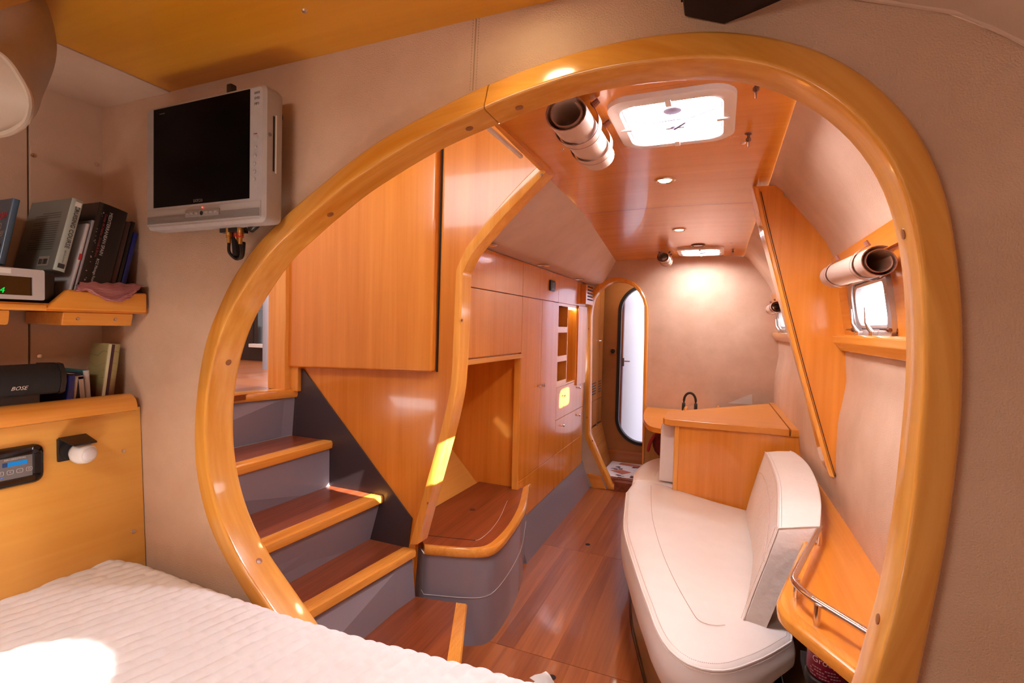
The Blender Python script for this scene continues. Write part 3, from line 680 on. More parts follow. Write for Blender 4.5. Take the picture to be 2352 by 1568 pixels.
# lowest wedge step
z4 = .21
q = ons([(955,1371),(1030,1381.5),(1013,1495),(865,1449)], Z=z4); no4 = ons([(1047.6,1384),(1073,1387),(1062,1495),(1030,1497)], Z=z4)
Bk0, Bk1 = extend(q[0], q[3], Y0), q[0]
f0, f1 = extend(no4[3], no4[0], Y0), no4[0]; g0, g1 = extend(no4[2], no4[1], Y0), no4[1]
MB().prism([f0, f1, Bk1 + Vector((-.03, 0, 0)), Bk0 + Vector((-.06, 0, 0))], (0, 0, -.03)).build('tread', MAH, st)
mb = MB(); rows = []
for F_, G_ in ((f0, g0), (f1, g1)):
    D = G_ - F_; prof = [(0, -.034), (0, .001)]
    for k in range(6): prof += [(.08 + .13*k, .0016), (.13 + .13*k, .0016), (.145 + .13*k, .0004), (.195 + .13*k, .0004)]
    prof += [(.9, .001), (1.0, -.006), (1.02, -.02), (1.0, -.034)]
    rows.append([F_ + D*a + Vector((0, 0, h)) for a, h in prof])
mb.rows(rows, closed=True, caps=True); mb.build('nosing', WS, st, smooth=30)
# risers
def riser(a, b, zt, zb, nm='riser'):
    MB().prism([Vector((a.x, a.y, zb)), Vector((b.x, b.y, zb)), Vector((b.x, b.y, zt)), Vector((a.x, a.y, zt))], (-.012, 0, 0)).build(nm, GRY, st)
def slope_riser(b0, b1, zb, n0, n1, zt):
    MB().prism([Vector((b0.x, b0.y, zb)), Vector((b1.x, b1.y, zb)), Vector((n1.x - .012, n1.y, zt)), Vector((n0.x - .012, n0.y, zt))], (-.012, 0, 0)).build('riser', GRY, st)
slope_riser(Bk0, Bk1, .178, tread_lines[0][1], tread_lines[0][2], .388)
slope_riser(tread_lines[0][3], tread_lines[0][4], .388, tread_lines[1][1], tread_lines[1][2], .592)
slope_riser(tread_lines[1][3], tread_lines[1][4], .592, tread_lines[2][1], tread_lines[2][2], .80)
b0_, b1_ = tread_lines[2][3], tread_lines[2][4]; MB().prism([Vector((b0_.x, b0_.y, .80)), Vector((b1_.x, b1_.y, .80)), LN1 + Vector((-.012, 0, -.03)), LN0 + Vector((-.012, 0, -.03))], (-.012, 0, 0)).build('riser', GRY, st)
riser(f0 + Vector((.01, 0, 0)), f1 + Vector((.01, -.02, 0)), .178, 0)

# ================================================================== CORNER BENCH
bz = .425
bn = thing('corner_bench', 'low mahogany topped corner bench with curved beech edge and grey base', 'bench', (-1.1, 2.2, 0))
inner = ons([(960.7,1248),(1060,1256),(1111,1253.6),(1140,1235.5),(1169,1202.9),(1190.7,1163),(1202,1119.5)], Z=bz)
outer = ons([(958.8,1274),(1060,1282),(1118,1281.9),(1147,1268),(1172.6,1239),(1195,1206),(1209,1177.5),(1216,1128)], Z=bz - .040)
IN = resample(smooth_path(inner, 6), 40); OU = resample(smooth_path(outer, 6), 40)
for p in OU: p.z = bz
IN[0].y = OU[0].y = max(IN[0].y, YW + .06); 
back = [Vector((-1.075, 2.735, bz)), Vector((-1.33, 2.735, bz)), Vector((-1.36, YW + .03, bz))]
topp = IN + [Vector((IN[-1].x, 2.735, bz))] + back[1:]
MB().prism(topp, (0, 0, -.03)).build('bench_top', MAH, bn)
mb = MB(); rows = []
for a, b in zip(IN, OU):
    d = b - a; rows.append([a + Vector((0, 0, -.036)), a, a + d*.75 + Vector((0, 0, .001)), a + d*.93 + Vector((0, 0, -.005)), a + d + Vector((0, 0, -.016)), a + d*.97 + Vector((0, 0, -.032)), a + d*.85 + Vector((0, 0, -.037))])
rows.append([p + Vector((0, .035, 0)) for p in rows[-1]])
mb.rows(rows, closed=True, caps=True); mb.build('edge_nosing', WS, bn, smooth=40)
base = [p + (i_ - p)*.45 for p, i_ in zip(OU, IN)]
MB().box((-1.30, base[0].y, .0), (base[0].x + .002, base[0].y + .012, bz - .03)).build('base_panel', GRY, bn)
for zt, zb, s in ((bz - .03, .212, 0), (.209, .0, .0)):
    mb = MB(); mb.rows([[Vector((p.x, p.y, z_)) for z_ in (zt, (zt+zb)/2, zb)] for p in base] + [[Vector((base[-1].x - .01, 2.735, z_)) for z_ in (zt, (zt+zb)/2, zb)]]); mb.build('base_panel', GRY, bn, smooth=60)
mb = MB(); mb.tube([Vector((p.x, p.y, .2105)) for p in base], .0022, 6); mb.build('base_joint', GRYL, bn)
# lift-out lid outline and finger hole
lid = ons([(965,1227.5),(1030,1234.5),(1092,1241)], Z=bz + .0002) ; mb = MB(); mb.tube(lid, .0016, 5); mb.build('lid_joint', GAP, bn)
lid2 = smooth_path(ons([(1092,1241),(1105,1236),(1125,1219),(1147,1190),(1165,1150)], Z=bz + .0002), 6); mb = MB(); mb.tube(lid2, .0012, 5); mb.build('lid_joint', LINE, bn)
c = on(1085, 1170, Z=bz); MB().lathe(c - Vector((0, 0, .001)), (0, 0, 1), [(0, 0), (.015, 0), (.015, .0018), (.012, .0024), (.0115, .0012), (0, .0012)], 16).build('finger_hole', plain('hole_ring', (.10, .03, .015), .4), bn)
# niche above the bench: sloped back, end wall, header
ni = sempty('wall_niche', (-1.4, 2.3, bz), 'veneered niche behind the corner bench')
mb = MB(); mb.rows([[Vector((-1.335, y, bz - .02)), Vector((-1.62, y, .70)), Vector((-1.66, y, 1.25))] for y in (YW + .02, 2.74)]); mb.build('sloped_panel', WN, ni)
MB().box((-1.70, 2.732, .38), (-1.075, 2.75, 1.25)).build('end_panel', WZ, ni)
MB().box((-1.70, YW + .02, 1.215), (-1.08, 2.75, 1.235)).build('top_panel', WY, ni)
MB().box((-1.10, 2.69, bz), (-1.062, 2.735, 1.20)).build('jamb', WSZ, ni, bevel=.002)

# ================================================================== CABINETS along the inboard side
XF = -1.06
def fy(px, py): return on(px, py, X=XF).y
def fz(px, py): return on(px, py, X=XF).z
zTop, zS = 1.752, 1.553
def door(parent, nm, y0, y1, z0, z1, m=WZ, dx=0.0, g=.0016, th=.02, pts=None):
    mb = MB(); mb.box((XF - th + dx, y0 + g, z0 + g), (XF + dx, y1 - g, z1 - g)); return mb.build(nm, m, parent, bevel=.0012, seg=1)
def knob(parent, y, z, m=STEEL):
    MB().lathe((XF, y, z), (1, 0, 0), [(0, -.001), (.006, 0), (.0045, .008), (.008, .012), (.0105, .017), (.008, .021), (0, .0225)], 14).build('knob', m, parent)
yA0, yA1 = 1.86, 2.695
yW2 = fy(1242, 850); yB1 = fy(1279, 850); yC1 = 4.165
lk = thing('overhead_locker', 'beech wall locker of two doors above the bench niche', 'cabinet', (XF - .15, 2.28, 1.2))
MB().box((-1.5, yA0, 1.236), (XF - .021, yA1, zTop)).build('carcass', GAP, lk)
door(lk, 'door', yA0, yA1, zS, zTop); door(lk, 'door', yA0, yA1, 1.226, zS)
MB().box((XF - .03, yA0, 1.196), (XF + .004, yA1 + .035, 1.222)).build('header_rail', WS, lk, bevel=.003)
wd = thing('wardrobe', 'tall beech wardrobe with two doors and small round steel knobs', 'wardrobe', (XF - .15, 3.0, .2))
zD = .47; zP = .225
MB().box((-1.5, 2.755, zP), (XF - .021, yB1 - .001, zTop)).build('carcass', GAP, wd)
top_d = door(wd, 'door', yA1, yB1, zS, zTop)
d1 = door(wd, 'door', yA1, yW2, zD, zS); d2 = door(wd, 'door', yW2, yB1, zD, zS)
for pxy, dd in (((1238, 886), d1), ((1248, 884), d2)):
    c = on(*pxy, X=XF + .01); knob(dd, c.y, c.z)
door(wd, 'kick_panel', yA1 + .0, yB1, zP, zD)
gp = on(1269, 656, X=XF + .006)
cp = thing('instrument_panel', 'small black instrument panel on the upper wardrobe door', 'panel', gp)
MB().rows([[Vector((XF + d, gp.y + a, gp.z + b)) for a, b in rrect(w_, h_, .012)] for d, w_, h_ in ((0, .105, .072), (.008, .105, .072), (.012, .096, .063))], closed=True, caps=True).build('housing', BLK, cp, smooth=40)
MB().box((XF + .012, gp.y - .02, gp.z - .018), (XF + .0135, gp.y + .025, gp.z + .02)).build('screen', plain('dim_screen', (.08, .09, .13), .2), cp)
# drawer unit with open shelves, mirror recess, tall strip door and drawers
dr = thing('drawer_cabinet', 'beech cabinet with open cubbies, a tall mirror recess and drawers', 'cabinet', (XF - .15, 3.8, .2))
ysh0, ysh1 = yB1 + .012, fy(1302.5, 790); ym1 = fy(1323, 790)
zsh0, zsh1 = fz(1290, 886), fz(1292, 703)
door(dr, 'door', yB1, fy(1327, 650), zS, zTop)
door(dr, 'filler_panel', fy(1327, 650), yC1, fz(1335, 703), zTop)
cb = GAP
MB().box((-1.5, yB1 + .001, zP), (XF - .021, yC1, zsh0 - .002)).build('carcass', GAP, dr)
MB().box((-1.5, yB1 + .001, zsh1), (XF - .021, yC1, zTop)).build('carcass', GAP, dr)
DKW = wood('cubby_veneer', (.42, .13, .02), (.58, .21, .04), 'Z')
MB().box((XF - .16, yB1 + .001, zsh0), (XF - .14, ym1 + .02, zsh1)).build('back_panel', DKW, dr)
for y in (yB1 + .001, ysh1, ym1):
    MB().box((XF - .16, y, zsh0), (XF - .001, y + .012, zsh1)).build('divider', WSZ, dr, bevel=.001)
zz = [zsh0, fz(1290, 825), fz(1291, 762), zsh1]
for zc_, h in ((fz(1291, 823), .042), (fz(1292, 757), .042), (zsh0 + .02, .045)):
    MB().box((XF - .13, ysh0, zc_ - .018), (XF - .12, ysh1, zc_ - .010)).build('shelf_board', WY, dr)
    MB().box((XF - .014, ysh0, zc_ - h/2), (XF - .002, ysh1, zc_ + h/2)).build('fiddle_rail', WS, dr, bevel=.001)
MB().box((XF - .13, ysh1 + .012, zsh0), (XF - .118, ym1, zsh1)).build('mirror', plain('brown_mirror', (.42, .24, .10), .06, metal=.85), dr)
MB().box((XF - .10, ysh1 + .012, zsh0), (XF - .002, ym1, zsh0 + .012)).build('shelf_board', WS, dr)
lampb = MB().box((XF - .03, ysh1 + .03, zsh1 - .014), (XF - .01, ym1 - .005, zsh1 - .002)); lampb.build('strip_light', emit('strip_glow', (1, .68, .30), 12), dr)
MB().box((XF - .02, yB1 + .002, zsh1), (XF - .001, ym1 + .012, zS)).build('header_rail', WS, dr, bevel=.001)
door(dr, 'tall_door', ym1 + .014, yC1, fz(1335, 880), fz(1335, 703), dx=.012)
zd1 = fz(1310, 960); 
dw1 = door(dr, 'drawer', yB1, yC1, .715, zsh0 - .002); dw2 = door(dr, 'drawer', yB1, yC1, zD, .715)
for (p, q_), dd in (((1295, 908), dw1), ((1331, 890), dw1), ((1293, 977), dw2), ((1330, 953), dw2)):
    c = on(p, q_, X=XF + .01); knob(dd, c.y, c.z)
door(dr, 'kick_panel', yB1, yC1, zP, zD)
vg = thing('vent_grille', 'small beech box with slotted louvres at the far end of the lockers', 'vent', (XF + .02, 4.1, zS + .04))
y0, y1 = fy(1327, 660), 4.235
mb = MB(); mb.box((XF, 3.98, zS + .02), (XF + .045, 4.235, zTop - .02)); mb.build('housing', WY, vg, bevel=.003)
for k in range(5):
    z = zS + .055 + .026*k; MB().box((XF + .044, 4.03, z), (XF + .047, 4.20, z + .011)).build('slot', GAP, vg)
# sloping grey plinth
mb = MB(); mb.prism([Vector((XF - .004, 2.70, zP)), Vector((-.995, 2.70, 0)), Vector((-1.3, 2.70, 0)), Vector((-1.3, 2.70, zP))], (0, 4.215 - 2.70, 0)); struct(mb.build('baseboard_inboard', GRY), 'grey sloping plinth under the lockers')
# cream headliner from locker tops up to the ceiling
def liner_row(y):
    xe = (lerp(-.612, -.665, (y - .858)/1.659) if y < 2.519 else lerp(-.665, -.835, (y - 2.521)/1.729)) + .004
    k = (xe + .93)
    return [Vector(p) for p in ((XF - .06, y, 1.758), (XF + .0, y, 1.754), (-.985, y, 1.752), (-.955, y, 1.757), (-.935, y, 1.768), (lerp(-.93, xe, .1), y, lerp(1.772, 1.95, .1)), (lerp(-.93, xe, .5), y, lerp(1.772, 1.953, .5)), (xe - .003, y, 1.952), (xe + .010, y, 1.975))]
mb = MB(); mb.rows([liner_row(y) for y in (1.82, 2.1, 2.4, 2.519, 2.523, 2.8, 3.2, 3.6, 4.0, 4.27)]); struct(mb.build('wall_inboard', VIN2, smooth=50), 'cream headliner sloping from the locker tops to the ceiling')
for i, (p, q_) in enumerate(((1165, 558), (1265, 607), (1332, 640))):
    c = on(p, q_, Z=1.752)
    c.x = min(max(c.x, -1.03), -.99)
    dl = tag(MB().lathe((c.x, c.y, 1.7495), (0, 0, -1), [(0, 0), (.036, 0), (.038, .004), (.030, .007), (.024, .003), (.015, .004), (0, .0045)], 20).build('downlight', STEEL), ['unlit chrome downlight in the headliner nearest the edge post', 'unlit chrome downlight in the headliner above the wardrobe', 'unlit chrome downlight in the headliner near the far doorway'][i], 'light', 'unlit downlights over the lockers')

# ================================================================== OVERHEAD BOX LOCKER by the steps
bx = thing('box_locker', 'large beech overhead locker with rounded edge beside the steps', 'cabinet', (-1.5, 1.76, 1.16))
pts = ons([(655,843),(990,855)], Y=YW - .04)
r_ = on(1003, 355, Y=YW - .04)
mb = MB(); xr_ = (pts[1].x + r_.x)/2
mb.prism([Vector((pts[0].x, YW - .04, pts[0].z)), Vector((pts[1].x, YW - .04, pts[1].z)), Vector((r_.x, YW - .04, 2.29)), Vector((pts[0].x, YW - .04, 2.29))], (0, .039, 0)); mb.build('door', WZ, bx, bevel=.010, seg=3)
a = on(1003, 355, Y=YW); b = on(990, 855, Y=YW)
mb = MB(); mb.prism([Vector((r_.x + .001, YW - .004, 2.29)), Vector((r_.x + .010, YW - .004, 2.29)), Vector((pts[1].x + .009, YW - .004, pts[1].z)), Vector((pts[1].x + .001, YW - .004, pts[1].z))], (0, .003, 0)); mb.build('shadow_gap', GAP, bx)

# ================================================================== VESTIBULE beyond the far doorway
YV = 4.86
HEADW = plain('head_white', (.74, .74, .84), .35)
VV = mottled('vestibule_veneer', (.34, .13, .035), (.42, .17, .05), 3, .45)
vf = struct(MB().box((-1.35, 4.30, .03), (-.40, YV, .088)).build('floor', MAH), 'raised mahogany floor inside the far doorway')
struct(MB().box((-.47, 4.30, 0), (-.45, YV, 2.0)).build('wall_vestibule', VIN2), 'cream vestibule side wall')
struct(MB().box((-1.35, 4.30, 1.94), (-.40, YV, 1.96)).build('ceiling', VIN2), 'vestibule overhead')
vw = sempty('wall_vestibule', (-.8, YV, .09), 'brown panelled wall around the oval watertight door')
oc = (-.66, 1.035); ow, oh = .48, 1.50
ov = [(oc[0] + a, oc[1] + b) for a, b in rrect(ow, oh, .235, 12)]
mb = MB(); plate_hole(mb, (-1.35, .05, -.40, 1.96), ov, lambda u, v: Vector((u, YV, v)), (0, .03, 0)); mb.build('wall_panel', VV, vw)
mb = MB(); g_o = [Vector((oc[0] + a, YV - .012, oc[1] + b)) for a, b in rrect(ow + .03, oh + .03, .25, 12)]; g_i = [Vector((oc[0] + a, YV - .012, oc[1] + b)) for a, b in rrect(ow - .03, oh - .03, .22, 12)]
mb.ring(g_i, g_o, (0, .055, 0)); mb.build('gasket', plain('black_rubber', (.008, .006, .007), .45), vw, smooth=50)
MB().box((-1.35, YV - .014, .088), (-.47, YV - .001, .205)).build('baseboard', wood('dark_base', (.36, .11, .025), (.46, .17, .04), 'X'), vw)
kb = on(1408, 806, Y=YV); MB().box((kb.x - .03, YV - .008, kb.z - .03), (kb.x + .03, YV, kb.z + .03)).build('socket_plate', VV, vw, bevel=.002)
MB().lathe((kb.x, YV - .008, kb.z), (0, -1, 0), [(.0, 0), (.022, 0), (.022, .006), (.016, .010), (0, .010)], 18).build('socket', BLK, vw)
# the head compartment behind: white walls and an ajar white door with a lever handle
hd = sempty('wall_head', (-.6, 5.5, 0), 'white walls of the compartment behind the oval doorway')
MB().box((-1.5, 6.2, 0), (.2, 6.24, 2.2)).build('back_panel', HEADW, hd)
MB().box((-1.54, 4.9, 0), (-1.5, 6.2, 2.2)).build('side_panel', HEADW, hd)
MB().box((-.02, 4.9, 0), (.02, 6.2, 2.2)).build('side_panel', HEADW, hd)
MB().box((-1.5, 4.9, -.02), (.0, 6.2, 0)).build('base_panel', HEADW, hd)
MB().box((-1.5, 4.9, 2.2), (.0, 6.2, 2.22)).build('top_panel', HEADW, hd)
d_ = sempty('door_1', (-.80, 5.02, .2), 'white watertight door standing ajar behind the oval opening')
a_ = on(1432, 830, Y=5.02); b_ = Vector((-.40, 5.42, 0))
mb = MB(); mb.prism([Vector((a_.x, 5.02, .2)), Vector((b_.x, b_.y, .2)), Vector((b_.x, b_.y, 1.95)), Vector((a_.x, 5.02, 1.95))], (-.02, .03, 0)); mb.build('door_leaf', HEADW, d_)
mb = MB(); mb.box((a_.x - .035, 4.99, .2), (a_.x - .004, 5.02, 1.95)); mb.build('edge_strip', wood('door_edge', (.28, .08, .03), (.4, .13, .05), 'Z'), d_)
h_ = on(1437, 829, Y=5.0); MB().tube([h_ + Vector((-.03, .02, 0)), h_ + Vector((0, -.02, 0)), h_ + Vector((.045, -.02, 0))], .007, 8).build('lever_handle', STEEL, d_)
MB().box((h_.x - .03, 4.985, h_.z - .05), (h_.x - .012, 5.0, h_.z + .03)).build('lock_plate', STEEL, d_)
# cabinet in the vestibule: two tall doors with louvres, lower door, sloping base
vc = thing('vestibule_locker', 'dim beech locker with twin tall doors seen through the far doorway', 'cabinet', (-1.12, 4.6, .1))
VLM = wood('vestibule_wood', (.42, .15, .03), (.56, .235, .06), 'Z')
xa = -1.042
ym_ = on(1374, 800, X=xa).y; ye_ = 4.80
zl_ = on(1374, 915, X=xa).z; zb_ = .47
for y0, y1 in ((4.335, ym_), (ym_, ye_)):
    dd = MB().box((xa - .02, y0 + .002, zl_), (xa, y1 - .002, 1.86)).build('door', VLM, vc, bevel=.0015, seg=1)
    yk = y1 - .03 if y1 == ym_ else y0 + .03
    MB().lathe((xa, yk, 1.26), (1, 0, 0), [(0, 0), (.005, 0), (.005, .01), (.011, .016), (.008, .022), (0, .023)], 12).build('knob', STEEL, dd)
    for k in range(5): MB().box((xa - .001, y0 + .05, zl_ + .06 + .024*k), (xa + .0015, y1 - .05, zl_ + .070 + .024*k)).build('louvre_slot', GAP, dd)
MB().box((xa - .02, 4.335, zb_ + .02), (xa, ye_, zl_ - .004)).build('door', VLM, vc, bevel=.0015, seg=1)
MB().box((-1.345, 4.34, zb_), (xa - .021, ye_, 1.9)).build('carcass', GAP, vc)
mb = MB(); mb.prism([Vector((xa, 4.335, zb_)), Vector((-.945, 4.335, .088)), Vector((-1.3, 4.335, .088)), Vector((-1.3, 4.335, zb_))], (0, YV - .02 - 4.335, 0)); mb.build('sloping_base', wood('slope_wood', (.50, .19, .035), (.62, .27, .07), 'Y'), vc)
c = on(1376, 969, X=xa); MB().box((c.x - .01, 4.60, zb_ - .01), (c.x + .008, 4.64, zb_ + .018)).build('catch', STEEL, vc, bevel=.002)
struct(MB().box((-.79, 4.236, 0), (-.53, 4.335, .080)).build('trim_12', MAH), 'mahogany sill of the far doorway')
# patterned mat with flowers, its front corner hanging over the sill
mat = thing('bath_mat', 'white cotton mat printed with red blossoms inside the far doorway', 'mat', (-.8, 4.6, .09))
MATW = mottled('mat_cotton', (.72, .66, .68), (.80, .74, .76), 60, .9, bump=(600, .4, .002))
MATR = plain('mat_red', (.50, .16, .10), .9); MATD = plain('mat_dark', (.11, .035, .045), .9); MATG = plain('mat_green', (.30, .33, .30), .9)
mp4 = [Vector((-.945, 4.50, .094)), Vector((-.925, 4.84, .094)), Vector((-.55, 4.84, .094)), Vector((-.55, 4.36, .085))]
def mq(u, v):
    a = Vector((-.935, 4.36, 0)).lerp(Vector((-.925, 4.84, 0)), v); b = Vector((-.54, 4.31, 0)).lerp(Vector((-.55, 4.84, 0)), v)
    p = a.lerp(b, u); z = .096
    if p.y < 4.42: z = .096 - .012*((4.42 - p.y)/.1)**2*2 - max(0, (4.30 - p.y))*.5
    return Vector((p.x, p.y, z + .0016*math.sin(9*p.x + 5*p.y)))
mb = MB(); g = [[mq(i/16, j/20) for i in range(17)] for j in range(21)]; mb.rows(g); mb.rows([[p - Vector((0, 0, .006)) for p in r] for r in g]); mb.build('cotton', MATW, mat, smooth=60)
def patch(mb, quad):
    n = 4; mb.rows([[mq(lerp(lerp(quad[0][0], quad[1][0], i/n), lerp(quad[3][0], quad[2][0], i/n), j/n), lerp(lerp(quad[0][1], quad[1][1], i/n), lerp(quad[3][1], quad[2][1], i/n), j/n)) + Vector((0, 0, .0012)) for i in range(n + 1)] for j in range(n + 1)])
for q4 in ([(.20,.80),(.85,.74),(.85,.90),(.25,.95)], [(.12,.30),(.45,.16),(.62,.38),(.40,.45)]):
    mb = MB(); patch(mb, q4); mb.build('red_block', MATR, mat)
mb = MB(); mg = MB()
random.seed(3)
for (u, v) in ((.25,.60),(.34,.50),(.20,.46),(.72,.76),(.82,.80),(.62,.72),(.70,.14),(.80,.10),(.90,.22),(.42,.08)):
    for k in range(5):
        a = random.uniform(0, 6.28); r = random.uniform(.015, .06); uu, vv = u + r*math.cos(a), v + r*.8*math.sin(a)
        c = mq(min(max(uu, 0), 1), min(max(vv, 0), 1)) + Vector((0, 0, .0018)); s = random.uniform(.008, .015)
        pts = [c + Vector((s*1.5*math.cos(t + a), s*math.sin(t + a), 0)) for t in [i*math.pi/3 for i in range(6)]]
        (mb if random.random() < .7 else mg).add(pts, [tuple(range(6))])
mb.build('blossom', MATD, mat, kind='stuff'); mg.build('leaf', MATG, mat, kind='stuff')

# ================================================================== SOFA
def zt(x, y): return .432 - .115*min(max(x + .22, -.05), .45)
SO = [(1437,1126),(1431,1187),(1433,1222),(1446,1268),(1466,1330),(1487.7,1390),(1505,1437),(1531.6,1481),(1575.4,1516),(1619,1531),(1672,1533.5),(1729,1516),(1773,1496),(1812,1472)]
def on_seat(px, py):
    z = .42
    for _ in range(6):
        q = on(px, py, Z=z); z = zt(q.x, q.y)
    return q
front = smooth_path([on_seat(*p) for p in SO], 4)
sofa = thing('settee', 'white leather settee with a rounded seat end beside the passage', 'sofa', (-.05, 2.4, 0))
hullx = .40
outl = front + [Vector((front[-1].x + .02, front[-1].y + .03, 0)), Vector((.26, 2.2, 0)), Vector((.33, 2.6, 0)), Vector((.36, 3.06, 0)), Vector((.0, 3.085, 0)), Vector((-.20, 3.13, 0)), Vector((-.38, 3.20, 0)), Vector((-.470, 3.17, 0))]
outl = [Vector((p.x, p.y, 0)) for p in outl]
def closed_resample(pts, n):
    r = resample(pts + [pts[0]], n + 1); return r[:-1]
outl = closed_resample(outl, 120)
def offset(loop, d):
    n = len(loop); out = []
    area = sum(loop[i].x*loop[(i+1) % n].y - loop[(i+1) % n].x*loop[i].y for i in range(n)); sg = 1 if area > 0 else -1
    for i in range(n):
        t = (loop[(i+1) % n] - loop[i-1]); t.normalize(); out.append(loop[i] + Vector((-t.y, t.x, 0))*d*sg)
    return out
def cushion(mb, loop, ztf, zb, r=.03, bulge=.008, crown=.01):
    rows = []; n = len(loop)
    def row(d, f): return [Vector((p.x, p.y, f(p))) for p in offset(loop, d)]
    rows.append(row(.03, lambda p: zb)); rows.append(row(.01, lambda p: zb + .003))
    for k in range(1, 6):
        t = k/6; rows.append(row(-bulge*math.sin(math.pi*t), lambda p, t=t: lerp(zb + .012, ztf(p.x, p.y) - r, t)))
    for k in range(0, 6):
        a = math.pi/2*k/5; rows.append(row(r*(1 - math.cos(a)), lambda p, a=a: ztf(p.x, p.y) - r + r*math.sin(a)))
    c = sum(loop, Vector())/n; last = rows[-1]
    for s in (.96, .85, .65, .4, .15):
        rows.append([Vector((c.x + (p.x - c.x)*s, c.y + (p.y - c.y)*s, ztf(c.x + (p.x - c.x)*s, c.y + (p.y - c.y)*s) + crown*(1 - s**4))) for p in last])
    mb.rows(rows, closed=True, caps=True); return rows
mb = MB(); rws = cushion(mb, outl, zt, .265, r=.028); sc_ = mb.build('seat_cushion', LEA, sofa, smooth=80)
# piping round the top edge and the stitched line across the seat
def dotted(path, r=.0011, n=None):
    m = MB(); L = sum((b - a).length for a, b in zip(path, path[1:])); n = n or int(L/.006); q = resample(path, 2*n)
    for i in range(0, 2*n - 1, 2): m.tube([q[i], q[i+1]], r, 4, caps=False)
    return m
top_loop = rws[11]; edge = [p + Vector((0, 0, .0006)) for p in rws[9]]
i0 = 0; i1 = int(120*.60)
e1 = [p + Vector((0, 0, .0008)) for p in rws[8][:74]]; e2 = [p + Vector((0, 0, .0008)) for p in rws[11][:74]]
mb = MB(); mb.tube([p + Vector((0, 0, .0)) for p in rws[9][:74]], .0032, 6); mb.build('piping', LEA, sofa)
STP = plain('pink_stitch', (.60, .45, .41), .7)
for e in (e1, e2): dotted(e, .0009).build('stitching', STP, sofa, kind='stuff')
sl = smooth_path([on_seat(*p) + Vector((0, 0, .009)) for p in ((1495,1118),(1497,1180),(1506,1225),(1522,1275),(1540,1318),(1562,1362),(1588,1407),(1603,1428),(1622,1438),(1644,1442),(1665,1441))], 6)
mb = MB(); mb.tube(sl, .0012, 5); mb.build('seat_seam', STP, sofa)
# base of the settee: dark olive front
bl = [Vector((p.x, p.y, 0)) for p in offset(outl, .050)]
OLV = wood('olive_base', (.16, .085, .025), (.22, .12, .04), 'Y')
mb = MB(); mb.rows([[Vector((p.x, p.y, z)) for p in bl] for z in (.001, .30)], closed=True, caps=True); mb.build('base', OLV, sofa, smooth=60)
mb = MB(); mb.rows([[Vector((p.x, p.y, z)) for p in offset(outl, .044)] for z in (.0, .012)], closed=True); mb.build('floor_seal', GAP, sofa)

# far seat cushion and its upright back
fo = smooth_path([Vector(p) for p in ((-.478, 3.178, 0), (-.500, 3.40, 0), (-.475, 3.65, 0), (-.40, 3.86, 0), (-.27, 3.98, 0), (-.20, 3.99, 0))], 6) + [Vector((-.19, 3.6, 0)), Vector((-.19, 3.16, 0)), Vector((-.36, 3.222, 0))]
fo = closed_resample(fo, 80)
fc = thing('chart_bench', 'cream leather seat cushion with rounded corner left of the chart desk', 'seat', (-.3, 3.6, 0))
mb = MB(); r2 = cushion(mb, fo, lambda x, y: .43, .28, r=.03); mb.build('seat_cushion', LEA, fc, smooth=80)
mb = MB(); mb.tube([p + Vector((0, 0, .0)) for p in r2[9][:50]], .003, 6); mb.build('piping', LEA, fc)
mb = MB(); mb.rows([[Vector((p.x, p.y, z)) for p in offset(fo, .05)] for z in (.0, .29)], closed=True, caps=True); mb.build('base', OLV, fc, smooth=60)
mb = MB(); mb.tube(smooth_path([Vector((-.36, 3.30, .439)), Vector((-.345, 3.5, .440)), Vector((-.29, 3.7, .440)), Vector((-.24, 3.78, .440))], 5), .0011, 5); mb.build('seat_seam', STP, fc)
# ---- chart desk
WDK = wood('desk_veneer', (.70, .25, .03), (.78, .30, .042), 'X', fine=.5, rough=.3, coat=.3)
dk = thing('chart_desk', 'beech chart desk with a triangular hinged top behind the settee', 'desk', (.1, 3.4, .0))
zd = .855
tp = [Vector((-.262, 3.066, zd)), Vector((-.290, 3.10, zd)), Vector((-.297, 3.34, zd)), Vector((.335, 4.10, zd))]
sp0 = on(1816, 987, Z=zd); sp1 = on(1767, 926, Z=zd)
a0 = Vector((-.255, 3.062, zd)); a1 = Vector((sp0.x - .003, 3.076, zd)); a2 = Vector((sp1.x - .003, 4.13, zd)); 
MB().prism([a0, a1, a2, Vector((-.30, 3.345, zd)), Vector((-.30, 3.11, zd)), Vector((-.29, 3.075, zd))], (0, 0, -.038)).build('desk_lid', WDK, dk, bevel=.005)
MB().prism([Vector((sp0.x + .003, 3.076, zd)), Vector((.470, 3.080, zd)), Vector((.425, 4.20, zd)), Vector((sp1.x + .003, 4.19, zd))], (0, 0, -.038)).build('side_flap', WDK, dk, bevel=.004)
f1_ = ons([(1553,985),(1858,1010)], Y=3.095)
MB().box((-.205, 3.095, .30), (.395, 3.115, zd - .038)).build('front_panel', WZ, dk, bevel=.001)
MB().prism([Vector((.395, 3.095, .42)), Vector((.435, 3.095, .72)), Vector((.445, 3.095, zd - .038)), Vector((.395, 3.095, zd - .038))], (0, .02, 0)).build('front_panel', WZ, dk)
MB().box((-.232, 3.088, .30), (-.204, 3.125, zd - .038)).build('corner_post', WSZ, dk, bevel=.006)
MB().box((-.225, 3.125, .30), (-.205, 3.9, zd - .038)).build('side_panel', WZ, dk)
MB().box((-.005, 3.55, .0), (.01, 4.15, zd - .04)).build('inner_panel', WZ, dk)
ub = thing('upright_cushion', 'narrow upright white leather cushion against the left end of the chart desk', 'cushion', (-.28, 3.25, .44))
mb = MB(); pr = [(0,0),(.088,0),(.088,.30),(.083,.345),(.065,.372),(.035,.372),(.010,.355),(.002,.32)]
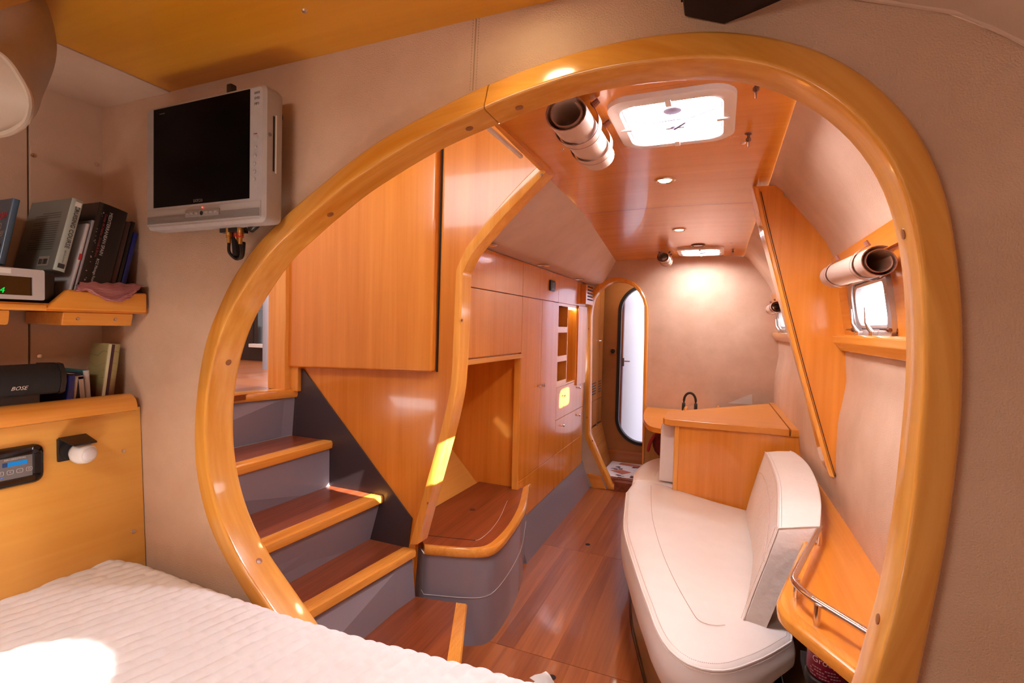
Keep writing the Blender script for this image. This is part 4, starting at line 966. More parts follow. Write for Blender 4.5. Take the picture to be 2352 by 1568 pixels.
mb.prism([Vector((-.322 + a, 3.20, .442 + b)) for a, b in pr], (0, .36, 0)); mb.build('pad', LEA, ub, bevel=.008, seg=3, smooth=60)
mb = MB(); mb.tube([Vector((-.322 + a, 3.199, .442 + b)) for a, b in pr[2:]], .0022, 5); mb.build('piping', STP, ub)
# ---- small side table at far left of desk
sd = thing('side_table', 'small rounded beech side table between the far doorway and chart desk', 'table', (-.4, 3.8, .0))
zs = .74
tpts = smooth_path([Vector(p) for p in ((-.533, 4.235, zs), (-.530, 4.05, zs), (-.505, 3.78, zs), (-.463, 3.56, zs), (-.41, 3.40, zs), (-.33, 3.345, zs), (-.22, 3.335, zs))], 5) + [Vector((-.02, 3.40, zs)), Vector((-.02, 4.235, zs))]
mb = MB(); mb.prism(tpts, (0, 0, -.032)); mb.build('tabletop', WDK, sd)
MB().box((-.515, 4.00, 0), (-.40, 4.235, zs - .032)).build('support_panel', wood('pale_side', (.44, .24, .08), (.52, .30, .11), 'Z'), sd)
lp_ = on(1545, 955, Z=zs + .003)
mb = MB(); mb.tube([Vector((lp_.x + .05*math.cos(t), lp_.y + .05*math.sin(t), zs + .003)) for t in [k*math.pi/12 for k in range(24)]], .0022, 6, closed=True); tag(mb.build('wire_ring', plain('wire_brown', (.16, .10, .07), .4)), 'thin dark wire ring lying on the small side table', 'ring')
# things behind the desk
hb = on(1584, 933, Y=4.0)
hbt = thing('headphones', 'black headphones arch sticking up behind the chart desk', 'headphones', (hb.x, 4.0, .74))
mb = MB(); mb.tube([Vector((hb.x + .042*math.cos(t), 4.0, .845 + .062*math.sin(t))) for t in [math.pi*k/14 for k in range(15)]], .009, 8); mb.build('headband', BLK, hbt)
for s in (-1, 1): MB().lathe((hb.x + s*.042, 4.0, .80), (s, 0, 0), [(0, -.01), (.03, -.01), (.036, 0), (.03, .012), (0, .014)], 16).build('ear_cup', BLK, hbt); MB().box((hb.x + s*.042 - .006, 3.994, .742), (hb.x + s*.042 + .006, 4.006, .85)).build('slider', BLK, hbt)
pp = on(1705, 924, Y=4.14)
pt = MB(); pt.prism([Vector((pp.x - .10, 4.12, zd - .02)), Vector((pp.x + .07, 4.16, zd - .02)), Vector((pp.x + .065, 4.16, zd + .055)), Vector((pp.x + .045, 4.155, zd + .05)), Vector((pp.x - .05, 4.13, zd + .004))], (0, .004, 0)); tag(pt.build('paper_sheet', PAPER), 'white paper sheet propped behind the chart desk lid', 'paper')
nt_ = MB(); nt_.box((.02, 3.87, zs), (.30, 4.17, zd - .041)); 
# red bag under the side table
rb = on(1512, 1030, Y=3.95)
bg = thing('red_bag', 'dark red cloth bag under the side table', 'bag', (rb.x, 3.95, .45))
mb = MB(); mb.ball((rb.x + .06, 3.90, .53), (.10, .07, .115), 16, 10); mb.build('bag_body', mottled('red_cloth', (.07, .005, .008), (.16, .012, .02), 30, .9), bg)
mb = MB(); mb.tube(smooth_path([Vector((rb.x - .02, 3.87, .59)), Vector((rb.x - .05, 3.86, .53)), Vector((rb.x - .065, 3.86, .46))], 5), [.012]*10 + [.008], 8); mb.build('strap', plain('strap_red', (.35, .03, .04), .7), bg)
struct(MB().box((-.39, 3.80, .0), (-.02, 4.235, .43)).build('wall_locker', OLV), 'locker box under the side table')

# ---- back cushion leaning against the side shelf
bc = thing('back_cushion', 'thick white leather back cushion leaning on the side shelf rim', 'cushion', (.2, 2.4, .42))
def sect(pts, y): return [Vector((q.x, y, q.z)) for q in ons(pts, Y=y)]
S0 = [(1707,1424),(1760,1443),(1800,1352),(1846,1245),(1862,1243),(1886,1238),(1882,1207),(1835,1209),(1787,1212),(1760,1285),(1730,1360)]
near = sect(S0, 1.86)
def sec(y, bl, tlp, trp, br=None):
    """section: bottom front, top front, top back"""
    a = Vector((bl[0], y, bl[1])); b = Vector((tlp[0], y, tlp[1])); c = Vector((trp[0], y, trp[1])); th = c - b
    n = [a, a + Vector((.068, 0, -.012))]
    n.append(lerp(a, b, .42) + Vector((.070, 0, -.012))); n.append(lerp(a, b, .9) + Vector((.075, 0, -.03))); n.append(lerp(a, b, .93) + Vector((.088, 0, -.028))); n.append(c + Vector((.005, 0, -.04)))
    n += [c, lerp(c, b, .5) + Vector((0, 0, .003)), b, lerp(b, a, .35) + Vector((-.003, 0, 0)), lerp(b, a, .7) + Vector((-.003, 0, 0))]
    return n
def yz(px, py, y): q = on(px, py, Y=y); return (q.x, q.z)
secs = [near,
    sec(2.05, yz(1724,1335,2.05), yz(1788,1155,2.05), yz(1884,1152,2.05)),
    sec(2.30, yz(1729,1272,2.30), yz(1786,1107,2.30), yz(1874,1105,2.30)),
    sec(2.60, yz(1722,1225,2.60), yz(1774,1069,2.60), yz(1855,1068,2.60)),
    sec(2.85, yz(1715,1192,2.85), yz(1763,1045,2.85), yz(1830,1044,2.85)),
    sec(2.98, yz(1713,1174,2.98), yz(1757,1038,2.98), yz(1815,1036,2.98))]
n0 = [p.lerp(sum(near, Vector())/len(near), .10) + Vector((0, -.006, 0)) for p in near]; n1_ = [p.lerp(sum(secs[-1], Vector())/11, .2) + Vector((0, .015, 0)) for p in secs[-1]]
rowsB = []
allsec = [near] + secs[1:]
cols = [smooth_path([s[j] for s in allsec], 5) for j in range(11)]
rowsB = [[cols[j][i] for j in range(11)] for i in range(len(cols[0]))]
mb = MB(); mb.rows([n0] + rowsB + [n1_], closed=True, caps=True); mb.build('pad', mottled('white_leather_wrinkled', (.80, .70, .64), (.86, .77, .71), 3.0, .42, bump=(38, .25, .012)), bc, smooth=38)
for j in (8, 6):
    mb = MB(); mb.tube([r[j] + Vector((0, 0, .001)) for r in rowsB], .0026, 6); mb.build('piping', LEA, bc)
for j, dx, dz in ((8, .010, .0035), (8, -.004, -.012)):
    dotted([r[j] + Vector((dx, 0, dz)) for r in rowsB], .0009).build('stitching', STP, bc, kind='stuff')
nl = [near[k] + Vector((0, -.004, 0)) for k in (0, 10, 9, 8)]
mb = MB(); mb.tube(nl, .0026, 6); mb.tube([near[k] + Vector((0, -.003, 0)) for k in (8, 7, 6)], .0026, 6); mb.tube([near[0] + Vector((0,-.004,0)), near[1] + Vector((0,-.004,0))], .0022, 6); mb.build('piping', LEA, bc)
dotted([p + Vector((-.008, .004, 0)) for p in nl], .0009).build('stitching', STP, bc, kind='stuff')
sm = smooth_path([rowsB[-3][8].lerp(rowsB[-3][0], .32) + Vector((-.004, 0, 0)), rowsB[-8][8].lerp(rowsB[-8][0], .25) + Vector((-.006, 0, 0)), rowsB[12][8].lerp(rowsB[12][0], .25) + Vector((-.007, 0, 0)), rowsB[5][8].lerp(rowsB[5][0], .30) + Vector((-.007, 0, 0)), rowsB[1][8].lerp(rowsB[1][0], .38) + Vector((-.006, 0, 0)), rowsB[0][8].lerp(rowsB[0][0], .36) + Vector((-.004, 0, 0))], 5)
mb = MB(); mb.tube(sm, .0011, 5); mb.build('pad_seam', STP, bc)

# ---- side shelf with steel rail
sh = thing('side_shelf', 'varnished side shelf with thick rounded edge along the hull', 'shelf', (.35, 2.0, .66))
zsf = .70
fe = smooth_path([Vector(p) for p in ((.330, 2.25, zsf), (.290, 1.96, zsf), (.245, 1.77, zsf), (.204, 1.614, zsf), (.168, 1.480, zsf), (.154, 1.415, zsf), (.160, 1.362, zsf), (.186, 1.313, zsf), (.234, 1.238, zsf), (.279, 1.170, zsf), (.42, .955, zsf))], 5)
fe = [Vector((.36, 2.60, zsf)), Vector((.40, 3.07, zsf))][::-1] + fe
def shelf_row(p, i):
    t = (fe[min(i+1, len(fe)-1)] - fe[max(i-1, 0)]).normalized(); n = Vector((-t.y, t.x, 0))
    if n.x < 0: n = -n
    return [p + n*q + Vector((0, 0, h)) for q, h in ((.05, -.036), (.012, -.036), (.002, -.030), (.0, -.009), (.004, -.002), (.010, .004), (.026, .004), (.034, .0), (.05, -.001))]
mb = MB(); mb.rows([shelf_row(p, i) for i, p in enumerate(fe)], closed=True, caps=True); mb.build('edge_nosing', WS, sh, smooth=40)
inn_ = []
for i, p in enumerate(fe):
    t_ = (fe[min(i+1, len(fe)-1)] - fe[max(i-1, 0)]).normalized(); n_v = Vector((-t_.y, t_.x, 0)); n_v = n_v if n_v.x > 0 else -n_v
    inn_.append(p + n_v*.020)
poly_ = [Vector((p.x, p.y, zsf - .004)) for p in inn_] + [Vector((.52, .95, zsf - .004)), Vector((.52, 3.07, zsf - .004))]
MB().prism(poly_, (0, 0, .0038)).build('shelf_top', WY, sh)
MB().prism([p - Vector((0, 0, .024)) for p in poly_], (0, 0, .003)).build('shelf_bottom', GAP, sh)
# steel fiddle rail
rl = thing('fiddle_rail', 'polished steel guard rail on three posts standing on the side shelf', 'rail', (.23, 1.5, zsf))
p1 = on(1876, 1437, Z=zsf); p2 = on(1829, 1372, Z=zsf); p3 = on(1881, 1252, Z=zsf)
h = .050
def top(p): return Vector((p.x, p.y, zsf + h))
e0 = on(1883, 1209, Z=zsf + h); e1_ = on(1998, 1455, Z=zsf + h); c1 = on(1823, 1330, Z=zsf + h); c0 = on(1832, 1308, Z=zsf + h); c2 = on(1838, 1351, Z=zsf + h); c3 = on(1872, 1378, Z=zsf + h)
e1_ = c3 + (e1_ - c3)*1.6
mb = MB(); mb.tube([e0, e0.lerp(c0, .5)] + smooth_path([e0.lerp(c0, .9), c0, c1, c2, c3], 6) + [e1_], .0085, 14); mb.build('rail_tube', STEEL, rl)
for p in (p1, p2, p3): MB().lathe((p.x, p.y, zsf), (0, 0, 1), [(.0075, .0), (.0075, h)], 14).build('post', STEEL, rl)
# fire extinguisher bottle under the shelf, on a small ledge
fx = on(1903, 1500, Y=1.62); 
ex = thing('fire_extinguisher', 'dark red bottle with white lettering in the shadow under the side shelf', 'bottle', (fx.x, 1.62, .40))
rr_ = .052
MB().lathe((fx.x, 1.62, .40), (0, 0, 1), [(0, 0), (.048, 0), (.056, .008), (.056, .022), (.052, .026)], 24).build('base_ring', BLK, ex)
MB().lathe((fx.x, 1.62, .426), (0, 0, 1), [(.046, 0), (rr_, .012), (rr_, .14), (.036, .17), (.018, .182), (0, .183)], 28).build('bottle_body', plain('bottle_red', (.22, .008, .032), .35), ex)
LET = plain('bottle_print', (.62, .50, .52), .6)
def wrap_text(s, size, z, rr, th0, ex):
    """letters laid round the bottle facing aft"""
    cu = bpy.data.curves.new('t', 'FONT'); cu.body = s; cu.size = size; cu.align_x = 'CENTER'; t = bpy.data.objects.new('t', cu); COL.objects.link(t)
    me = bpy.data.meshes.new_from_object(t); bpy.data.objects.remove(t)
    for v in me.vertices:
        a = th0 + v.co.x/rr; zz_ = v.co.y
        v.co = Vector((fx.x + (rr + .0006)*math.sin(a), 1.62 - (rr + .0006)*math.cos(a), z + zz_)) - WORLD[ex.name]
    me.materials.clear(); me.materials.append(LET); o = bpy.data.objects.new('lettering', me); COL.objects.link(o); o.parent = ex; WORLD[o.name] = WORLD[ex.name]
wrap_text('Group', .024, .474, rr_, -.35, ex)
mb = MB()
for k in range(4):
    for j in range(12):
        if (j*7 + k*3) % 5 == 0: continue
        a = -1.1 + j*.13; z = .458 - .008*k
        mb.add([(fx.x + (rr_ + .0005)*math.sin(t), 1.62 - (rr_ + .0005)*math.cos(t), z + dz) for t, dz in ((a, 0), (a + .10, 0), (a + .10, .0035), (a, .0035))], [(0, 1, 2, 3)])
mb.build('small_print', plain('bottle_print_dim', (.34, .20, .22), .6), ex, kind='stuff')
struct(MB().box((.262, 1.40, .37), (.5, 1.755, .40)).build('trim_11', plain('shaded_ledge', (.012, .008, .008), .6)), 'ledge under the side shelf, shade painted into its near-black colour')  # ledge coloured near-black to paint in the shade under the shelf
struct(MB().box((.32, 1.76, .0), (.5, 1.80, .66)).build('wall_shadow', plain('shelf_shade', (.012, .008, .008), .6)), 'panel below the side shelf, its near-black colour painting the shade there')  # near-black sheet stands in for the shade beside the seat

# ================================================================== ROLLED BLINDS
def spiral(r0, r1, turns, n=44, a0=0.0):
    return [(lerp(r1, r0, i/n)*math.cos(a0 + turns*2*math.pi*i/n), lerp(r1, r0, i/n)*math.sin(a0 + turns*2*math.pi*i/n)) for i in range(n + 1)]
def rolled_blind(name, label, A, B, up, r, group, straps, tail=None, flat=.85):
    """roll of leather from A (near end) to B; up points to what it hangs from"""
    A = Vector(A); B = Vector(B); ax = (B - A).normalized(); up = Vector(up); up = (up - ax*up.dot(ax)).normalized(); sd_ = ax.cross(up)
    t = thing(name, label, 'blind', A, group)
    sp = spiral(r*.60, r, 1.9, a0=math.radians(95))
    th = r*.055
    def row(c, off): return [c + sd_*(x*(1 + off/r)) + up*(y*flat*(1 + off/r)) for x, y in sp]
    o1, o2 = row(A, 0), row(B, 0); i1, i2 = row(A, -th), row(B, -th)
    tl_ = [up*r*1.05*flat + sd_*k*r*.0 for k in (0,)]
    mb = MB(); mb.rows([o1, o2]); mb.rows([i1, i2]); mb.build('leather_roll', LTH, t, smooth=70)
    for a_, b_ in ((o1, i1), (o2, i2)): MB().rows([a_, b_]).build('cut_edge', LTHE, t, smooth=70)
    L = (B - A).length
    for s in straps:
        c = A + ax*L*s; w_ = r*.30
        loop = [(-.62, 1.12), (-.86, .68), (-1.015, .2), (-.93, -.42), (-.6, -.84), (0, -1.02), (.6, -.84), (.93, -.42), (1.015, .2), (.86, .68), (.62, 1.12)]
        pts = smooth_path([Vector((x*r, y*r*flat, 0)) for x, y in loop], 4)
        for e in (-w_, w_):
            mb = MB(); mb.tube([c + ax*e + sd_*p.x + up*p.y for p in pts], r*.016, 5); mb.build('strap_edge', LTHE, t)
        mb = MB(); mb.rows([[c - ax*w_ + sd_*p.x + up*p.y, c + ax*w_ + sd_*p.x + up*p.y] for p in pts]); mb.build('strap', LTH, t, smooth=70)
        for sg in (-1, 1):
            q = c + sd_*sg*r*.62 + up*r*flat*1.02; mb = MB(); mb.tube([q, q + up*r*.22 + sd_*sg*r*.30], [r*.16, r*.13], 8); mb.build('tab', LTHE, t)
    return t
ba, bb = on(1302, 258, Z=1.897), on(1375, 358, Z=1.905)
rolled_blind('rolled_blind', 'rolled tan leather blind strapped under the ceiling beside the near hatch', ba, bb, (0, 0, 1), .057, 'rolled leather blinds', (.30, .72))
bc0, bc1 = on(1523, 590, Z=1.905), on(1528, 600, Z=1.900); bc1 = bc0 + Vector((.0, .30, .0))
rolled_blind('rolled_blind', 'rolled tan leather blind strapped under the ceiling beside the far hatch', bc0, bc1, (0, 0, 1), .046, 'rolled leather blinds', (.3, .72))
def xw(y): return (.432 + (.384 - .432)*(1.60 - 1.345)/.315)*kY(y)
b0 = on(2022, 600, X=.352); b1 = on(1913, 636, X=.352)
rolled_blind('rolled_blind', 'rolled tan leather blind hanging over the near portlight', b0, b1, (.45, 0, .9), .043, 'rolled leather blinds', (.16, .80), flat=.9)
c0 = on(1789, 690, X=.335); c1 = on(1766, 694, X=.335)
rolled_blind('rolled_blind', 'rolled tan leather blind hanging over the far portlight', (.335, 3.68, 1.545), (.335, 4.14, 1.545), (.45, 0, .9), .040, 'rolled leather blinds', (.16, .80), flat=.9)
# ---- snap studs
def stud(p, d, lab):
    return tag(MB().lathe(p, d, [(.0, -.001), (.011, 0), (.010, .003), (.004, .005), (.004, .012), (.0075, .016), (.0075, .022), (.003, .026), (.002, .040), (0, .041)], 12).build('snap_stud', BRZ), lab, 'stud', 'blind snap studs')
BRZ = plain('bronze', (.22, .12, .08), .35, metal=.9)
for (p, q_), lab in (((1737, 201), 'small bronze blind stud on the ceiling just inside the arch'), ((1719, 318), 'small bronze blind stud on the ceiling beside the near hatch'), ((1684, 577), 'small bronze blind stud on the ceiling beside the far hatch')):
    c = on(p, q_, Z=1.95); stud((c.x, c.y, camz(c.x)), (0, 0, -1), lab)
for (p, q_), lab in (((1975, 757), 'bronze blind stud on the wood panel left of the near portlight'), ((2063, 757), 'bronze blind stud on the wood panel right of the near portlight')):
    c = on(p, q_, X=.427); stud(c, (-1, 0, 0), lab)
for (p, q_) in ((1707, 340), (1291, 353), (1680, 563)):
    c = on(p, q_, Z=1.95); MB().lathe((c.x, c.y, camz(c.x)), (0, 0, -1), [(0, -.001), (.007, 0), (.006, .003), (0, .004)], 12).build('screw', STEEL, hc)
# ---- ceiling lights
for (p, q_), lab, e in (((1527, 421), 'lit round downlight in the near ceiling panel', 7), ((1560, 532), 'lit round downlight in the far ceiling panel', 7)):
    c = on(p, q_, Z=1.955); z = camz(c.x)
    t = thing('ceiling_light', lab, 'light', (c.x, c.y, z), 'lit ceiling downlights')
    MB().lathe((c.x, c.y, z + .001), (0, 0, -1), [(.026, 0), (.040, 0), (.041, .004), (.034, .008), (.028, .005), (.026, .001)], 24).build('rim', STEEL, t)
    MB().lathe((c.x, c.y, z), (0, 0, -1), [(0, 0), (.026, 0), (.022, .006), (0, .010)], 20).build('bulb', BULB, t)
    lamp('ceiling_light_beam', 'SPOT', (c.x, c.y, z - .02), (c.x, c.y, 0), e, WARM, spot_size=math.radians(110), spot_blend=.6, shadow_soft_size=.03)
t = thing('ceiling_light', 'lit round downlight in the aft cabin ceiling panel', 'light', (-.31, .69, 1.932), 'lit ceiling downlights')
MB().lathe((-.31, .69, 1.933), (0, 0, -1), [(.026, 0), (.040, 0), (.041, .004), (.034, .008), (.028, .005), (.026, .001)], 24).build('rim', STEEL, t)
MB().lathe((-.31, .69, 1.932), (0, 0, -1), [(0, 0), (.026, 0), (.022, .006), (0, .010)], 20).build('bulb', BULB, t)
lamp('ceiling_light_beam', 'SPOT', (-.31, .69, 1.91), (-.31, .60, 0), 1.4, WARM, spot_size=math.radians(100), spot_blend=.7, shadow_soft_size=.03)
c = on(1603, 567, Z=1.955); z = camz(c.x)
t = thing('ceiling_light', 'unlit ring shaped downlight in front of the far hatch', 'light', (c.x, c.y, z))
mb = MB(); mb.tube([Vector((c.x + .042*math.cos(k*math.pi/14), c.y + .042*math.sin(k*math.pi/14), z - .004)) for k in range(28)], .005, 8, closed=True); mb.build('rim', plain('bronze_ring', (.2, .11, .08), .4, metal=.8), t)
MB().lathe((c.x, c.y, z), (0, 0, -1), [(0, 0), (.034, 0), (.030, .006), (0, .008)], 20).build('lens', WHT, t)

# ================================================================== AFT CABIN: bed
QLT = mottled('quilt_cotton', (.82, .81, .82), (.86, .85, .86), 40, .85)
bed = thing('bed', 'white quilted bed with narrow ribbed rows filling the aft cabin', 'bed', (-.8, .2, .3))
# outline of the bed edge: along the left cabinet, the bulkhead, and round the free corner
edge_px = [(190,1285),(240,1270),(300,1272),(345,1280),(400,1297),(480,1325),(560,1352),(640,1378),(700,1398),(760,1415),(860,1445),(960,1470),(1060,1497),(1150,1517),(1225,1540),(1262,1552)]
BZ = .785
ex_ = [on(p, q_, Z=BZ) for p, q_ in edge_px]
def edge_y(x):
    E_ = sorted([(p.x, p.y) for p in ex_])
    if x <= E_[0][0]: return E_[0][1]
    for (a, ya), (b, yb) in zip(E_, E_[1:]):
        if x <= b: return lerp(ya, yb, (x - a)/(b - a))
    return E_[-1][1]
XL_, XR_ = -1.395, -.182
NX, NY = 340, 390
mb = MB(); rows = []
rows_pitch = .028
for j in range(NY + 1):
    row = []
    for i in range(NX + 1):
        u, v = i/NX, j/NY
        x = lerp(XL_, XR_, u); ymax = min(edge_y(x), .80); y = lerp(-.55, ymax, v)
        # pillow-shaped rows: narrow ribs across the bed with offset stitches
        q = x*.966 - y*.26 + .0016*math.sin(31*y + 9*x); s = x*.26 + y*.966
        rib = abs(math.sin(math.pi*q/rows_pitch)); k_ = math.floor(q/rows_pitch)
        st_ = abs(math.sin(math.pi*(s/.052 + .5*(k_ % 2) + .13*math.sin(k_*2.7))))
        z = BZ + (.0068*rib**.6)*(.45 + .55*min(1, st_*1.5)**.7) + .004*math.sin(3.1*x + 2*y)*math.sin(2.3*y)
        dE = min(ymax - y, XR_ - x, x - XL_)
        if dE < .05: z -= .040*(1 - max(dE, 0)/.05)**2.2
        row.append(Vector((x, y, z)))
    rows.append(row)
# side drop
rows.append([Vector((p.x, p.y + .006, p.z - .03)) for p in rows[-1]]); rows.append([Vector((p.x, p.y + .002, .5)) for p in rows[-1]])
mb.rows(rows); mb.build('quilt', QLT, bed, smooth=180)
mb = MB(); mb.rows([[r[-1] for r in rows[:-2]], [r[-1] + Vector((.008, 0, -.04)) for r in rows[:-2]], [Vector((r[-1].x, r[-1].y, .5)) for r in rows[:-2]]]); mb.build('quilt_side', QLT, bed, smooth=60)
tuft = [[on(1216, 1556, Z=.772), on(1240, 1572, Z=.770), on(1268, 1580, Z=.762), on(1282, 1582, Z=.755)], [on(1228, 1549, Z=.780), on(1246, 1556, Z=.782), on(1266, 1566, Z=.776), on(1274, 1574, Z=.766)], [on(1243, 1546, Z=.786), on(1253, 1545, Z=.790), on(1262, 1551, Z=.786), on(1270, 1562, Z=.776)], [on(1251, 1542, Z=.790), on(1254, 1541, Z=.791), on(1258, 1544, Z=.789), on(1264, 1551, Z=.783)]]
mb = MB(); mb.rows(tuft); mb.rows([[p + Vector((.004, .006, -.012)) for p in r] for r in tuft]); mb.build('quilt_corner', QLT, bed, smooth=80)
MB().box((-1.39, -.6, .30), (-.27, .76, .5)).build('bed_base', WY, bed)

# ---- side cabinet with instruments on the left
scb = thing('side_cabinet', 'beech side cabinet with rounded top rail along the left of the bed', 'cabinet', (-1.4, .4, .5))
def xp(z): return lerp(-1.372, -1.350, (1.14 - z)/.37) if z < 1.14 else -1.372
ctop = 1.186
mb = MB(); mb.rows([[Vector((xp(z), y, z)) for z in (1.150, .95, .70, .45)] for y in (-.9, .818)])
mb.rows([[Vector((xp(z) - .02, y, z)) for z in (1.150, .95, .70, .45)] for y in (-.9, .806)]); mb.rows([[Vector((xp(z), .806, z)) for z in (1.150, .95, .70, .45)], [Vector((xp(z) - .02, .806, z)) for z in (1.150, .95, .70, .45)]]); mb.build('front_panel', WN, scb)
cap = [(-1.405, 1.150), (-1.405, 1.176), (-1.400, 1.184), (-1.388, 1.186), (-1.370, 1.182), (-1.357, 1.172), (-1.352, 1.158), (-1.352, 1.147), (-1.360, 1.143), (-1.372, 1.143)]
mb = MB(); mb.rows([[Vector((x, y, z)) for x, z in cap] for y in (-.9, .80)], closed=True, caps=True); mb.build('top_rail', WS, scb, bevel=0, smooth=40)
MB().box((-1.53, -.9, 1.128), (-1.40, .815, 1.148)).build('top_board', WY, scb)
for p, q_ in ((283,1035),(298,1218)):
    c = on(p, q_, X=-1.368); c.x = xp(c.z); MB().lathe(c, (1, 0, 0), [(0, -.001), (.0055, 0), (.0045, .002), (0, .003)], 12).build('screw', STEEL, scb)
# wall socket with a plugged-in white night light
wl_ = on(143, 1030, X=-1.368)
nl_ = thing('wall_socket', 'black flap socket holding a round white night light on the side cabinet', 'socket', wl_)
p00 = on(130, 1008, X=-1.368); p11 = on(170, 1060, X=-1.368)
MB().box((-1.3695, .640, 1.050), (-1.360, .694, 1.102)).build('back_plate', BLK, nl_, bevel=.002)
mb = MB(); mb.prism([Vector((-1.362, .640, 1.102)), Vector((-1.362, .694, 1.102)), Vector((-1.310, .690, 1.090)), Vector((-1.310, .645, 1.090))], (0, 0, .004)); mb.build('flap', BLK, nl_, bevel=.0015)
MB().lathe((-1.361, .664, 1.074), (1, 0, 0), [(0, 0), (.022, 0), (.022, .012), (0, .012)], 20).build('plug_body', BLKM, nl_)
mb = MB(); mb.lathe((-1.352, .667, 1.070), (1, .25, -.12), [(0, 0), (.016, .001), (.0235, .012), (.0250, .022), (.0225, .032), (.0185, .039), (.0175, .0395)], 28); mb.build('night_light', WHT, nl_, smooth=60)
mb = MB(); mb.lathe(Vector((-1.352, .667, 1.070)) + Vector((1, .25, -.12)).normalized()*.0385, (1, .25, -.12), [(0, 0), (.0175, .0), (.015, .005), (.009, .0075), (0, .008)], 24); mb.build('lens', plain('frosted_lens', (.70, .67, .70), .2), nl_, smooth=70)
# heater control panel
hp = thing('control_panel', 'black rounded control panel with blue display on the side cabinet', 'control panel', (-1.368, .575, 1.057))
yA, yB_ = .470, .614
def hr(d, w_, h_, r): return [Vector((-1.369 + d, .542 + a, 1.058 + b)) for a, b in rrect(w_, h_, r, 6)]
mb = MB(); mb.rows([hr(0, .146, .084, .018), hr(.006, .146, .084, .018), hr(.013, .138, .076, .018), hr(.015, .128, .066, .015), hr(.012, .104, .048, .004)], closed=True, caps=True); mb.build('housing', BLKG, hp, smooth=35)
MB().box((-1.3565, .492, 1.0355), (-1.3555, .592, 1.0805)).build('face_plate', plain('grey_face', (.15, .135, .135), .4), hp)
MB().box((-1.3556, .543, 1.0625), (-1.3550, .583, 1.0715)).build('display', emit('blue_display', (.02, .20, .50), .8), hp)
MB().box((-1.3556, .543, 1.0625), (-1.3549, .551, 1.0715)).build('display_block', plain('dark_blue', (.01, .05, .16), .4), hp)
PRT = plain('pale_print', (.55, .52, .50), .5)
fm = frame((-1.3553, .560, 1.0765), (0, 1, 0), (0, 0, 1))
text('AIRCONDITION', .0048, PRT, frame((-1.3553, .563, 1.0768), (0, 1, 0), (0, 0, 1)), 'lettering', hp)
for k in range(4):
    yk = .540 + .0155*k
    mb = MB(); mb.tube([Vector((-1.3553, yk + a, 1.0505 + b)) for a, b in rrect(.010, .008, .002, 3)], .00045, 4, closed=True); mb.build('button_ring', PRT, hp)
    text('F+-O'[k], .006, PRT, frame((-1.3553, yk, 1.0505), (0, 1, 0), (0, 0, 1)), 'lettering', hp)
for zz_ in (1.071, 1.066, 1.061): MB().lathe((-1.3556, .537, zz_), (1, 0, 0), [(0, 0), (.0012, 0), (0, .0006)], 8).build('indicator', plain('blue_dot', (.02, .05, .12), .4), hp)
MB().lathe((-1.3556, .542, 1.0415), (1, 0, 0), [(0, 0), (.0018, 0), (0, .0008)], 8).build('indicator', emit('blue_led', (.02, .12, .6), 1.0), hp)

# ---- upper bookshelf
shf = thing('bookshelf', 'beech wall shelf with raised front lip and two brackets', 'shelf', (-1.44, .4, 1.36))
MB().box((-1.533, -.5, 1.388), (-1.345, .818, 1.405)).build('shelf_board', WY, shf)
yn = on(128, 690, X=-1.335).y
mb = MB(); mb.prism([Vector((-1.333, y, z)) for y, z in ((yn - .02, 1.392), (.812, 1.392), (.812, 1.440), (yn + .022, 1.437))], (-.018, 0, 0)); mb.build('front_lip', WS, shf, bevel=.005, seg=3)
MB().box((-1.350, -.5, 1.388), (-1.333, yn - .015, 1.402)).build('front_lip', WS, shf, bevel=.004)
for y0, y1 in ((.655, .803), (.30, .565)):
    mb = MB(); mb.prism([Vector((x, y0, z)) for x, z in ((-1.53, 1.388), (-1.372, 1.388), (-1.380, 1.357), (-1.53, 1.357))], (0, y1 - y0, 0)); b_ = mb.build('bracket', WS, shf, bevel=.004)
    for yy in (y0 + .03, y1 - .04): MB().lathe((-1.3755, yy, 1.373), (1, 0, 0), [(0, -.002), (.004, 0), (.003, .002), (0, .0025)], 10).build('screw', STEEL, b_)
